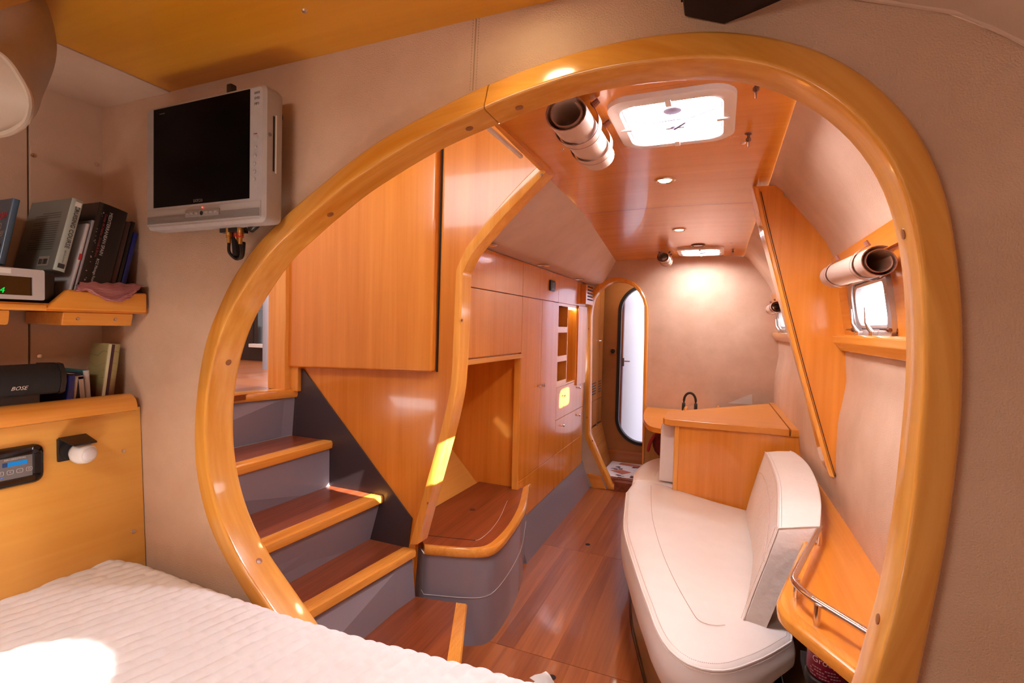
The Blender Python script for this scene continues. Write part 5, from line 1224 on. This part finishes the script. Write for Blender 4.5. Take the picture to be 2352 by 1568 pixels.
# ---- books: local frame x = thickness (towards +Y), y = depth (into the shelf), z = height
def book(name, label, pb, lean, t, dpt, hgt, mc, pages=True, mback=None, yaw=0.0, group='books on the upper shelf', z0=None, X=-1.36, mspine=None):
    """pb: spine foot; lean in degrees towards the bulkhead"""
    a = math.radians(lean); yw = math.radians(yaw)
    xl = Vector((math.sin(yw)*math.cos(a), math.cos(yw)*math.cos(a), -math.sin(a))); zl = Vector((math.sin(yw)*math.sin(a), math.cos(yw)*math.sin(a), math.cos(a))); yl = zl.cross(xl)
    if yl.x > 0: yl = -yl
    o = Vector(pb); M = Matrix(((xl.x, yl.x, zl.x, o.x), (xl.y, yl.y, zl.y, o.y), (xl.z, yl.z, zl.z, o.z), (0, 0, 0, 1)))
    th = thing(name, label, 'book', o, group)
    c = .0022
    mb = MB().box((0, 0, 0), (c, dpt, hgt)); mb.xf(M); mb.build('back_cover', mback or mc, th, bevel=.0006, seg=1)
    mb = MB().box((t - c, 0, 0), (t, dpt, hgt)); mb.xf(M); mb.build('front_cover', mc, th, bevel=.0006, seg=1)
    n = 8; sp1 = [Vector((t/2 - t/2*math.cos(math.pi*k/n), -.004*math.sin(math.pi*k/n), 0)) for k in range(n + 1)]
    mb = MB(); mb.rows([[p + Vector((0, 0, z)) for p in sp1] for z in (0, hgt)]); mb.rows([[p + Vector((0, .0015, z)) for p in sp1] for z in (0, hgt)]); mb.rows([sp1, [p + Vector((0, .0015, 0)) for p in sp1]]); mb.rows([[p + Vector((0, 0, hgt)) for p in sp1], [p + Vector((0, .0015, hgt)) for p in sp1]]); mb.xf(M); mb.build('spine', mspine or mc, th, smooth=60)
    mb = MB().box((c, .002, .003), (t - c, dpt - .003, hgt - .003)); mb.xf(M); mb.build('page_block', PAPER, th)
    return th, M
def T(M, x, y, z, u, v): 
    """frame on a book: origin local (x,y,z), text right = u, text up = v (local vectors)"""
    R = M.to_3x3(); return frame(M @ Vector((x, y, z)), R @ Vector(u), R @ Vector(v))
GREYB = plain('grey_jacket', (.20, .205, .185), .45); GREYS = plain('pale_jacket_spine', (.40, .44, .40), .4); BLUEB = plain('blue_jacket', (.055, .085, .125), .35)
NAVY = plain('navy_cover', (.012, .012, .055), .4); NAVB = plain('bright_blue_cover', (.012, .016, .16), .4); BLKB = plain('black_cover', (.008, .006, .007), .3); MAR = plain('maroon_cover', (.05, .022, .022), .4)
TEAL = plain('teal_cover', (.03, .16, .16), .4); WCOV = plain('white_cover', (.55, .50, .50), .4)
zsb = 1.4055
# grey sailing book
f0_ = on(146, 625, X=-1.362); t0_ = on(190, 463, X=-1.362)
hB = math.hypot(t0_.y - f0_.y, t0_.z - f0_.z); ln_ = math.degrees(math.atan2(t0_.y - f0_.y, t0_.z - f0_.z))
bys = [f0_.y - .020]
for t_ in (.022, .007, .006, .062, .013, .010): bys.append(bys[-1] + t_/math.cos(math.radians(ln_)) + .0015)
print('books', bys, f0_, ln_)
bk, M = book('sailing_book', 'grey jacketed book leaning on the upper shelf with its barcode side showing', Vector((-1.362, bys[0], f0_.z + .004)), ln_, .022, .165, hB, GREYB, mspine=GREYS)
DKT = plain('dark_print', (.03, .03, .035), .5)
text('CRUISING COURSE', .0118, DKT, T(M, .012, -.0046, hB*.615, (0, 0, -1), (1, 0, 0)), 'spine_title', bk)
text('sail & power', .0058, plain('grey_print', (.2, .22, .22), .5), T(M, .012, -.0046, hB*.20, (0, 0, -1), (1, 0, 0)), 'spine_title', bk)
MB().box((.006, -.0052, hB*.90), (.018, -.0040, hB*.965)).xf(M).build('emblem', PAPER, bk)
MB().box((.005, -.0052, hB*.04), (.017, -.0040, hB*.10)).xf(M).build('emblem', DKT, bk)
mb = MB()
for k in range(17):
    if k in (3,): continue
    z = hB*(.80 - .032*k); x1 = .128 if (k % 6) else .10
    mb.add([(-.0003, .024, z), (-.0003, x1, z), (-.0003, x1, z + .0016), (-.0003, .024, z + .0016)], [(0, 1, 2, 3)])
mb.xf(M); mb.build('blurb_print', plain('blurb_ink', (.07, .06, .05), .5), bk, kind='stuff')
MB().box((-.0006, .026, .010), (.0002, .066, .032)).xf(M).build('barcode_label', plain('label_cream', (.40, .33, .28), .5), bk)
mb = MB(); xx = .029
random.seed(5)
while xx < .063:
    w_ = random.choice((.0006, .0010, .0016)); 
    if not .0455 < xx < .048: mb.add([(-.0009, xx, .013), (-.0009, xx + w_, .013), (-.0009, xx + w_, .026), (-.0009, xx, .026)], [(0, 1, 2, 3)])
    xx += w_ + random.choice((.0006, .001))
mb.xf(M); mb.build('barcode', DKT, bk, kind='stuff')
# blue Hebrew book in front
f1b = on(11, 606, X=-1.395); t1b = on(45, 458, X=-1.395)
h1 = math.hypot(t1b.y - f1b.y, t1b.z - f1b.z); l1 = math.degrees(math.atan2(t1b.y - f1b.y, t1b.z - f1b.z))
bk2, M2 = book('fish_guide', 'blue book with red and cream Hebrew title at the left end of the shelf', f1b + Vector((0, -.012, 0)), l1, .013, .150, h1, BLUEB, mspine=plain('blue_edge', (.07, .12, .19), .25))
CRM = plain('cream_print', (.36, .24, .17), .5)
def cover_text(s, size, m, y, z): text(s[::-1], size, m, T(M2, -.0004, y, z, (0, -1, 0), (0, 0, 1)), 'cover_title', bk2)
cover_text('אטלס', .024, RED, .034, h1*.735)
cover_text('הדגים', .021, CRM, .040, h1*.575)
cover_text('של ישראל', .021, CRM, .046, h1*.455)
MB().box((-.0005, .003, .002), (.0002, .14, h1*.30)).xf(M2).build('cover_photo', mottled('dark_photo', (.010, .006, .012), (.045, .016, .012), 25, .3), bk2)
# thin white and speckled volume, black pilot book, binders
f2 = on(160, 668, X=-1.362); t2 = on(196, 470, X=-1.362)
h2 = math.hypot(t2.y - f2.y, t2.z - f2.z); l2 = math.degrees(math.atan2(t2.y - f2.y, t2.z - f2.z))
bk3, M3 = book('thin_book', 'thin white spined book squeezed beside the grey jacketed book', Vector((-1.365, bys[1], zsb + .004)), ln_, .007, .14, h2*.93, WCOV)
MB().box((.001, -.0050, h2*.50), (.006, -.0036, h2*.57)).xf(M3).build('spine_label', RED, bk3)
bk3b, M3b = book('thin_book', 'thin grey spined booklet next to the black pilot book', Vector((-1.365, bys[2], zsb + .004)), ln_, .006, .15, h2*.98, plain('grey_cover', (.30, .27, .29), .4))
h3 = .245; l3 = l2
bk4, M4 = book('pilot_book', 'thick black book titled Mediterranean Spain leaning on the upper shelf', Vector((-1.362, bys[3], zsb + .016)), ln_, .062, .17, h2*1.15, BLKB)
WPR = plain('white_print', (.50, .46, .46), .5); RPR = plain('red_title', (.22, .02, .025), .5)
H4 = h2*1.15
text('MEDITERRANEAN SPAIN', .0098, WPR, T(M4, .026, -.0050, H4*.70, (0, 0, -1), (1, 0, 0)), 'spine_title', bk4)
text('Costas del Azahar, Dorada & Brava', .0074, RPR, T(M4, .017, -.0050, H4*.67, (0, 0, -1), (1, 0, 0)), 'spine_title', bk4)
text('RCC Pilotage Foundation', .0074, WPR, T(M4, .023, -.0050, H4*.27, (0, 0, -1), (1, 0, 0)), 'spine_title', bk4)
mb = MB()
random.seed(11)
for k in range(26): 
    z = H4*random.uniform(.03, .9); x = .006 + .0045*random.random(); s = random.uniform(.0006, .0018); mb.box((x, -.0046, z), (x + s, -.0030, z + s))
mb.xf(M4); mb.build('speckle_print', WPR, bk4, kind='stuff')
bk6, M6 = book('maroon_book', 'dark maroon book near the right end of the upper shelf', Vector((-1.372, bys[4], zsb + .005)), ln_, .013, .15, h2*1.04, MAR)
bk7, M7 = book('blue_binder', 'bright blue folder at the right end of the upper shelf', Vector((-1.378, bys[6], zsb + .004)), ln_, .012, .15, h2*.93, NAVB)
bk8, M8 = book('black_folder', 'tall narrow black folder behind the blue folder', Vector((-1.376, bys[5], zsb + .004)), ln_, .010, .14, h2*1.06, BLKB)
# ---- white framed device with a black display
dv = thing('clock_radio', 'white framed device with a dark display at the left of the shelf', 'device', (-1.335, .5, zsb))
dA = on(103, 690, X=-1.335); dB = on(102, 621, X=-1.335)
yd1 = dA.y; zd0, zd1_ = dA.z, dB.z
MB().box((-1.50, yd1 - .25, zd0), (-1.345, yd1 - .001, zd1_ - .001)).build('body', BLK, dv, bevel=.003)
MB().box((-1.50, yd1, zd0), (-1.360, yd1 + .030, zd1_ - .001)).build('body_end', BLK, dv, bevel=.003)
mb = MB(); fo_ = [Vector((-1.335, yd1 - .125 + a, (zd0 + zd1_)/2 + b)) for a, b in rrect(.25, zd1_ - zd0, .004)]; fi_ = [Vector((-1.335, yd1 - .130 + a, (zd0 + zd1_)/2 - .004 + b)) for a, b in rrect(.22, (zd1_ - zd0)*.60, .001)]
mb.ring(fi_, fo_, (-.010, 0, 0)); mb.build('front_frame', plain('white_bezel', (.50, .45, .44), .4), dv, smooth=30)
MB().box((-1.344, yd1 - .24, zd0 + .008), (-1.339, yd1 - .02, zd1_ - .014)).build('display', BLKG, dv)
text('4', .016, emit('green_digit', (.0, .45, .04), 1.5), frame((-1.3386, on(3, 666, X=-1.34).y, on(3, 666, X=-1.34).z), (0, 1, 0), (0, 0, 1)), 'digit', dv, shear=.2)
MB().box((-1.3348, yd1 - .10, zd1_ - .012), (-1.3344, yd1 - .055, zd1_ - .002)).build('tape', PAPER, dv)
MB().box((-1.46, yd1 - .24, 1.4052), (-1.352, yd1 - .006, zd0)).build('foot', BLKM, dv)
# ---- pink cloth on the shelf lip
clp = thing('pink_cloth', 'folded pink ribbed cloth draped over the shelf lip', 'cloth', on(245, 690, X=-1.37))
top_px = [(168,655),(200,652),(230,650),(262,648),(290,651),(310,655),(318,664)]
bot_px = [(172,670),(190,668),(210,672),(232,684),(258,692),(290,690),(316,668)]
U = resample(smooth_path(ons(top_px, X=-1.385), 5), 36); V = resample(smooth_path(ons(bot_px, X=-1.328), 5), 36)
rows = []
for j in range(13):
    t = j/12; rows.append([u_.lerp(v_, t) + Vector((.022*math.sin(math.pi*t) + .0018*math.sin(j*2.4), 0, .012*math.sin(math.pi*t) + .0016*math.sin(i*.9 + t*3))) for i, (u_, v_) in enumerate(zip(U, V))])
mb = MB(); mb.rows(rows); mb.rows([[p + Vector((-.010, 0, -.006)) for p in r] for r in rows])
PNK = mottled('pink_rib', (.42, .145, .145), (.50, .20, .20), 20, .9)
nt = PNK.node_tree; wv = nt.nodes.new('ShaderNodeTexWave'); wv.inputs['Scale'].default_value = 90; wv.bands_direction = 'Z'; bp = nt.nodes.new('ShaderNodeBump'); bp.inputs['Strength'].default_value = .6; bp.inputs['Distance'].default_value = .002
tc = nt.nodes.new('ShaderNodeTexCoord'); nt.links.new(tc.outputs['Object'], wv.inputs['Vector']); nt.links.new(wv.outputs['Fac'], bp.inputs['Height']); nt.links.new(bp.outputs['Normal'], nt.nodes['Principled BSDF'].inputs['Normal'])
mb.build('folded_cloth', PNK, clp, smooth=80)
mb = MB(); fold = smooth_path(ons([(180,663),(205,664),(228,678),(262,690),(290,680),(312,668)], X=-1.322), 5); mb.tube(fold, .0025, 6); mb.build('fold_edge', PNK, clp)

# ---- lower ledge: speaker and books
zl0 = 1.148
sk = thing('speaker_bar', 'long black speaker lying on the cabinet top with a silver badge', 'speaker', (-1.39, .5, zl0 + .02))
sa = on(150, 835, X=-1.375); sb_ = on(150, 902, X=-1.375)
mb = MB(); mb.rows([[Vector((x, y, z)) for x, z in ((-1.47, sb_.z + .01), (-1.47, sa.z - .004), (-1.40, sa.z), (-1.385, sa.z - .002), (-1.373, lerp(sa.z, sb_.z, .3)), (-1.372, lerp(sa.z, sb_.z, .6)), (-1.378, sb_.z + .006), (-1.388, sb_.z))] for y in (.30, sa.y - .010)], closed=True, caps=True); mb.build('grille', BLKM, sk, smooth=50)
mb = MB(); mb.rows([[Vector((x, y, z)) for x, z in ((-1.472, sb_.z + .008), (-1.472, sa.z - .002), (-1.40, sa.z + .002), (-1.383, sa.z), (-1.370, lerp(sa.z, sb_.z, .3)), (-1.369, lerp(sa.z, sb_.z, .6)), (-1.376, sb_.z + .004), (-1.388, sb_.z - .002))] for y in (sa.y - .010, sa.y)], closed=True, caps=True); mb.build('end_cap', BLK, sk, smooth=50)
bo = on(42, 892, X=-1.3725)
text('BOSE', .0115, plain('badge_silver', (.75, .70, .68), .3, metal=.5), frame((-1.3708, bo.y, bo.z), (0, 1, 0), (-.05, 0, 1)), 'badge', sk, shear=.45)
MB().box((-1.46, .36, zl0), (-1.39, sa.y - .04, sb_.z)).build('stand', BLK, sk)
LB = 'books on the cabinet top'
zt_ = zl0 + .0005
bN, MN = book('navy_book', 'tall navy book slanting behind the black speaker', (-1.475, .52, zt_), -20, .020, .05, .170, NAVY, group=LB)
bq, Mq = book('blue_book', 'blue book just right of the black speaker', (-1.400, on(150, 920, X=-1.40).y, zt_), 3, .014, .11, .092, NAVB, group=LB)
bq2, Mq2 = book('teal_edge_book', 'thin pale book with a teal back next to the blue book', (-1.415, on(160, 920, X=-1.415).y, zt_), 6, .008, .10, .085, TEAL, group=LB, mspine=WCOV)
bw, Mw = book('dark_book', 'dark book with a white spine on the cabinet top', (-1.425, on(170, 915, X=-1.425).y, zt_), -4, .022, .10, .092, NAVY, group=LB)
MB().box((.012, -.0052, .0), (.022, -.003, .084)).xf(Mw).build('white_band', WCOV, bw)
MB().box((.001, -.0052, .078), (.022, -.003, .086)).xf(Mw).build('white_band', WCOV, bw)
bt, Mt = book('teal_book', 'teal covered book with white pages left of the patterned book', (-1.430, on(196, 914, X=-1.43).y, zt_), -3, .013, .10, .098, TEAL, group=LB, mspine=WCOV)
PAT = mottled('marbled_cover', (.26, .20, .10), (.42, .36, .18), 14, .35)
nt = PAT.node_tree; b_ = nt.nodes['Principled BSDF']; wv = nt.nodes.new('ShaderNodeTexWave'); wv.wave_type = 'RINGS'; wv.inputs['Scale'].default_value = 9; wv.inputs['Distortion'].default_value = 9; wv.inputs['Detail'].default_value = 1
tc = nt.nodes.new('ShaderNodeTexCoord'); nt.links.new(tc.outputs['Object'], wv.inputs['Vector'])
rp = nt.nodes.new('ShaderNodeValToRGB'); e = rp.color_ramp.elements; e[0].position = .0; e[0].color = (.34, .28, .12, 1); e[1].position = 1.0; e[1].color = (.34, .28, .12, 1)
for pos, col in ((.40, (.34, .28, .12, 1)), (.47, (.13, .20, .13, 1)), (.54, (.34, .28, .12, 1))):
    n_e = e.new(pos); n_e.color = col
gr = nt.nodes.new('ShaderNodeSeparateXYZ'); nt.links.new(tc.outputs['Object'], gr.inputs[0])
mx = nt.nodes.new('ShaderNodeMix'); mx.data_type = 'RGBA'; nt.links.new(wv.outputs['Fac'], rp.inputs['Fac'])
mr = nt.nodes.new('ShaderNodeMapRange'); mr.inputs['From Min'].default_value = .075; mr.inputs['From Max'].default_value = .035; nt.links.new(gr.outputs['Z'], mr.inputs['Value'])
nt.links.new(mr.outputs[0], mx.inputs[0]); nt.links.new(rp.outputs['Color'], mx.inputs[6]); mx.inputs[7].default_value = (.20, .06, .03, 1); nt.links.new(mx.outputs[2], b_.inputs['Base Color'])
bp_, Mp = book('patterned_book', 'tall book with yellow swirled cover at the end of the cabinet top', (-1.420, on(228, 912, X=-1.42).y, zt_), 7, .028, .07, .165, PAT, group=LB)
MB().box((.007, -.0050, .002), (.013, -.0030, .163)).xf(Mp).build('dark_joint', plain('plum', (.05, .01, .02), .5), bp_)
MB().box((.0, -.0046, .002), (.006, -.0028, .163)).xf(Mp).build('cream_edge', plain('cream_edge', (.60, .56, .36), .5), bp_)
# ---- small tan strip under the speaker at the far left
# ================================================================== TELEVISION
tv = thing('television', 'small silver flat television with black screen mounted on the bulkhead', 'television', (-1.04, .78, 1.58))
ty = .735
TLc, BLc, TRc, BRc = on(337, 252, Y=ty), on(331, 531, Y=ty), on(609, 186, Y=ty), on(606, 507, Y=ty)
x0, x1_, z0, z1 = (TLc.x + BLc.x)/2, (TRc.x + BRc.x)/2, (BLc.z + BRc.z)/2, (TLc.z + TRc.z)/2
tcx, tcz = (x0 + x1_)/2, (z0 + z1)/2; tw, thh = x1_ - x0, z1 - z0
def tvr(y, w_, h_, r, dx=0, dz=0): return [Vector((tcx + dx + a, y, tcz + dz + b)) for a, b in rrect(w_, h_, r, 5)]
mb = MB(); mb.rows([tvr(ty + .045, tw - .006, thh - .006, .012), tvr(ty + .035, tw, thh, .014), tvr(ty + .006, tw, thh, .014), tvr(ty, tw - .012, thh - .012, .010)], closed=True, caps=True); mb.build('casing', SILV, tv, smooth=35)
s0_, s1_, s2_, s3_ = on(357, 257, Y=ty), on(351, 482, Y=ty), on(578, 200, Y=ty), on(570, 452, Y=ty)
MB().box(((s0_.x + s1_.x)/2, ty - .0012, (s1_.z + s3_.z)/2), ((s2_.x + s3_.x)/2, ty + .002, (s0_.z + s2_.z)/2)).build('screen', plain('screen_black', (.003, .002, .002), .25, spec=.06), tv)
BRL = plain('brushed_silver', (.42, .385, .37), .36)
zl1 = on(450, 478, Y=ty).z
mb = MB(); mb.rows([[Vector((x, ty - d, z)) for d, z in ((-.001, (s1_.z + s3_.z)/2 - .006), (.0010, (s1_.z + s3_.z)/2 - .0065), (.0016, lerp(z0, s1_.z, .6)), (.0016, lerp(z0, s1_.z, .30)), (.0012, z0 + .010), (-.001, z0 + .0095))] for x in (x0 + .008, x1_ - .008)], closed=True, caps=True); mb.build('speaker_strip', BRL, tv, smooth=40)
mb = MB()
for k in range(14):
    z = z0 + .012 + .0012*k; mb.box((x0 + .010, ty - .0026, z), (x1_ - .010, ty - .001, z + .0005))
mb.build('speaker_slot', plain('slot_grey', (.33, .30, .29), .5), tv, kind='stuff')
tb = on(458, 487, Y=ty - .009)
MB().box((tb.x - .052, ty - .0044, tb.z - .007), (tb.x + .052, ty - .0018, tb.z + .007)).build('button_strip', plain('strip_grey', (.30, .28, .27), .4), tv, bevel=.001)
for k in range(7):
    if k == 3: MB().lathe((tb.x, ty - .0043, tb.z - .001), (0, -1, 0), [(0, 0), (.0045, 0), (.0045, .0008), (0, .0009)], 14).build('sensor_window', BLKG, tv); continue
    xx = tb.x + (k - 3)*.0145; MB().box((xx - .0045, ty - .0062, tb.z - .0022), (xx + .0045, ty - .0040, tb.z + .0022)).build('button', SILV, tv, bevel=.0009)
MB().lathe((tb.x, ty - .0030, tb.z + .0115), (0, -1, 0), [(0, 0), (.0014, 0), (0, .001)], 10).build('power_led', LED, tv)
text('DSTCO', .0085, plain('tv_print', (.20, .17, .16), .5), frame((on(456, 461, Y=ty).x, ty - .0015, on(456, 461, Y=ty).z), (1, 0, 0), (0, 0, 1)), 'logo', tv)
text('TVDVDMEDIA', .003, plain('tv_print2', (.12, .08, .08), .5), frame((on(374, 260, Y=ty).x, ty - .0015, on(374, 262, Y=ty).z), (1, 0, 0), (0, 0, 1)), 'logo', tv)
for p, q_, r in ((588,317,.0062),(587,339,.0045),(586,358,.0042),(585,376,.0042),(585,394,.0042),(584,412,.0042)):
    c = on(p, q_, Y=ty); MB().lathe((c.x, ty + .0005, c.z), (0, -1, 0), [(0, 0), (r, 0), (r*.9, .0022), (r*.5, .003), (0, .003)], 16).build('button', SILV, tv)
TPR = plain('logo_print', (.16, .14, .14), .5)
for (p, q_), s_, sz in (((591, 213), 'DIVX', .0066), ((591, 225), 'DVD', .0072), ((590, 238), 'MP3', .0072)):
    c = on(p, q_, Y=ty); text(s_, sz, TPR, frame((c.x, ty - .0004, c.z), (1, 0, 0), (0, 0, 1)), 'logo', tv)
c = on(587, 307, Y=ty); text('POWER', .0028, RED, frame((c.x, ty - .0004, c.z), (1, 0, 0), (0, 0, 1)), 'logo', tv)
MB().box((x1_ - .0005, ty + .020, z0 + .105), (x1_ + .0006, ty + .024, z0 + .215)).build('disc_slot', BLKG, tv)
MB().box((x1_ - .0005, ty + .026, z0 + .102), (x1_ + .0014, ty + .0285, z0 + .218)).build('slot_trim', WHT, tv)
MB().lathe((x1_, ty + .012, z0 + .175), (1, 0, 0), [(0, 0), (.004, 0), (.0035, .002), (0, .0022)], 12).build('eject_button', plain('eject_grey', (.2, .17, .16), .4), tv)
MB().box((tcx - .05, ty + .044, tcz - .05), (tcx + .05, YB + .0, tcz + .05)).build('wall_mount', BLK, tv, bevel=.004)
c = on(532, 190, Y=.775); MB().box((c.x - .008, .768, c.z - .03), (c.x + .007, .783, c.z - .004)).build('wall_clip', BLK, tv, bevel=.003)
c = on(634, 265, Y=.78); MB().lathe((c.x - .01, .785, c.z), (1, 0, 0), [(0, 0), (.010, 0), (.010, .014), (0, .016)], 12).build('side_knob', BLK, tv)
# plugs and cables hanging below
pc = on(540, 520, Y=.775)
av = thing('plug_cluster', 'three brass audio plugs with short black looped cables under the television', 'cable', (pc.x, .775, 1.5))
def down(px, py, y): return on(px, py, Y=y)
ends = []
for k, (p, qt, qb, ybk, red) in enumerate(((526, 521, 562, .770, False), (543, 519, 561, .782, True), (552, 518, 565, .770, True))):
    a = down(p, qt, ybk); b = down(p, qb, ybk); Lz = a.z - b.z
    MB().lathe((a.x, ybk, a.z + .004), (0, 0, -1), [(0, 0), (.0045, 0), (.005, Lz*.18), (.0062, Lz*.2), (.0064, Lz*.62), (.0045, Lz*.66), (.0042, Lz), (0, Lz)], 14).build('brass_plug', BRASS, av)
    for j in range(3): MB().lathe((a.x, ybk, a.z - Lz*(.38 + .085*j)), (0, 0, -1), [(.006, 0), (.0069, 0), (.0069, .0016), (.006, .0016)], 14).build('band', RED if red else BRASS, av)
    ends.append(Vector((a.x, ybk, b.z + .005)))
low = down(541, 596, .776)
mb = MB(); mb.tube(smooth_path([ends[0], ends[0] + Vector((.001, 0, -.02)), low + Vector((-.004, 0, .004)), low + Vector((.006, .002, .002)), ends[2] + Vector((.003, 0, -.022)), ends[2]], 8), .0033, 8); mb.build('cable_loop', BLK, av)
mb = MB(); mb.tube(smooth_path([ends[1], ends[1] + Vector((.0, .002, -.015)), low + Vector((-.008, .006, .014)), low + Vector((.0, .006, .004)), low + Vector((.010, .008, .010)), ends[1] + Vector((.012, .008, .0))], 8), .0045, 8); mb.build('cable_loop', BLK, av)
mb = MB(); q1 = down(534, 522, .78); q2 = down(545, 588, .78); mb.tube([q1 + Vector((0, 0, .0)), q1.lerp(q2, .4), q2], [.004, .006, .009], 8); mb.build('cable_loop', BLKM, av)
MB().box((down(514, 520, .775).x, .765, 1.5675), (down(556, 520, .775).x, .79, 1.578)).build('socket_bar', BLK, av)
fr = thing('ferrite_plug', 'black barrel plug dangling on a short lead below the television corner', 'plug', down(582, 520, .775))
m0, m1 = down(574, 528, .775), down(592, 513, .775)
mb = MB(); d_v = (m1 - m0); mb.lathe(m0, d_v, [(0, 0), (.0055, 0), (.008, .003), (.008, d_v.length*.8), (.0055, d_v.length), (0, d_v.length)], 10); mb.build('barrel', BLK, fr)
mb = MB(); mb.tube(smooth_path([down(562, 517, .775), down(566, 526, .775), down(576, 530, .775)], 6), .0022, 6); mb.build('lead', BLK, fr)

# ---- dark speaker at the top edge on the bulkhead
spk = thing('wall_speaker', 'dark box speaker at the top edge mounted above the arch', 'speaker', (0, .76, 1.85))
A_, B_ = on(1572, 39, Y=.818), on(1663, 44, Y=.818); E_ = on(1815, 0, Z=A_.z)
za = A_.z
cab = [Vector((A_.x, .818, za)), Vector((B_.x, .818, B_.z - .004)), E_ + Vector((0, 0, .0)), Vector((E_.x, .60, za)), Vector((A_.x, .60, za))]
MB().prism(cab, (0, 0, .09)).build('cabinet', plain('wine_dark', (.014, .005, .005), .45), spk, bevel=.003)
MB().box((A_.x - .004, .66, za + .012), (A_.x - .0005, .80, za + .085)).build('grille', BLKM, spk)

# ---- padded rounded form at the upper left
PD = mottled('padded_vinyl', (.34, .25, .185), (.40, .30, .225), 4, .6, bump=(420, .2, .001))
pad = thing('padded_bolster', 'cream padded bolster with piped edge hanging under the ceiling at upper left', 'bolster', (-1.15, .3, 1.6))
prof_px = [(100,-10),(116,30),(126,70),(131,110),(126,150),(112,190),(97,225),(88,255),(70,280),(45,298),(15,312),(-40,322)]
face_px = [(-120,62),(-60,90),(0,125),(30,152),(52,185),(68,215),(74,240),(72,262),(62,283),(40,299),(12,310),(-40,318)]
pr3 = resample(smooth_path(ons(prof_px, Y=.50), 5), 40); fc3 = resample(smooth_path(ons(face_px, Y=.33), 5), 40)
mid = [p.lerp(q_, .5) + Vector((.004, -.002, -.002)) for p, q_ in zip(pr3, fc3)]
midb = [p.lerp(q_, .25) + Vector((.002, .0, -.001)) for p, q_ in zip(pr3, fc3)]
cc_ = sum(pr3, Vector())/len(pr3); bk_ = [CAM + (p.lerp(cc_, .35) - CAM)*1.14 for p in pr3]
cen = Vector((-1.12, .22, 1.72))
mb = MB(); mb.rows([bk_, pr3, midb, mid, fc3]); mb.build('side_band', PD, pad, smooth=80)
mb = MB(); rows = [fc3]
for s in (.9, .7, .45, .2): rows.append([cen.lerp(p, s) + Vector((0, -.05*(1 - s*s), 0)) for p in fc3])
mb.rows(rows); mb.build('face_panel', PD, pad, smooth=80)
mb = MB(); mb.tube([p + Vector((.001, -.002, 0)) for p in fc3], .0035, 8); mb.build('piping', PD, pad)
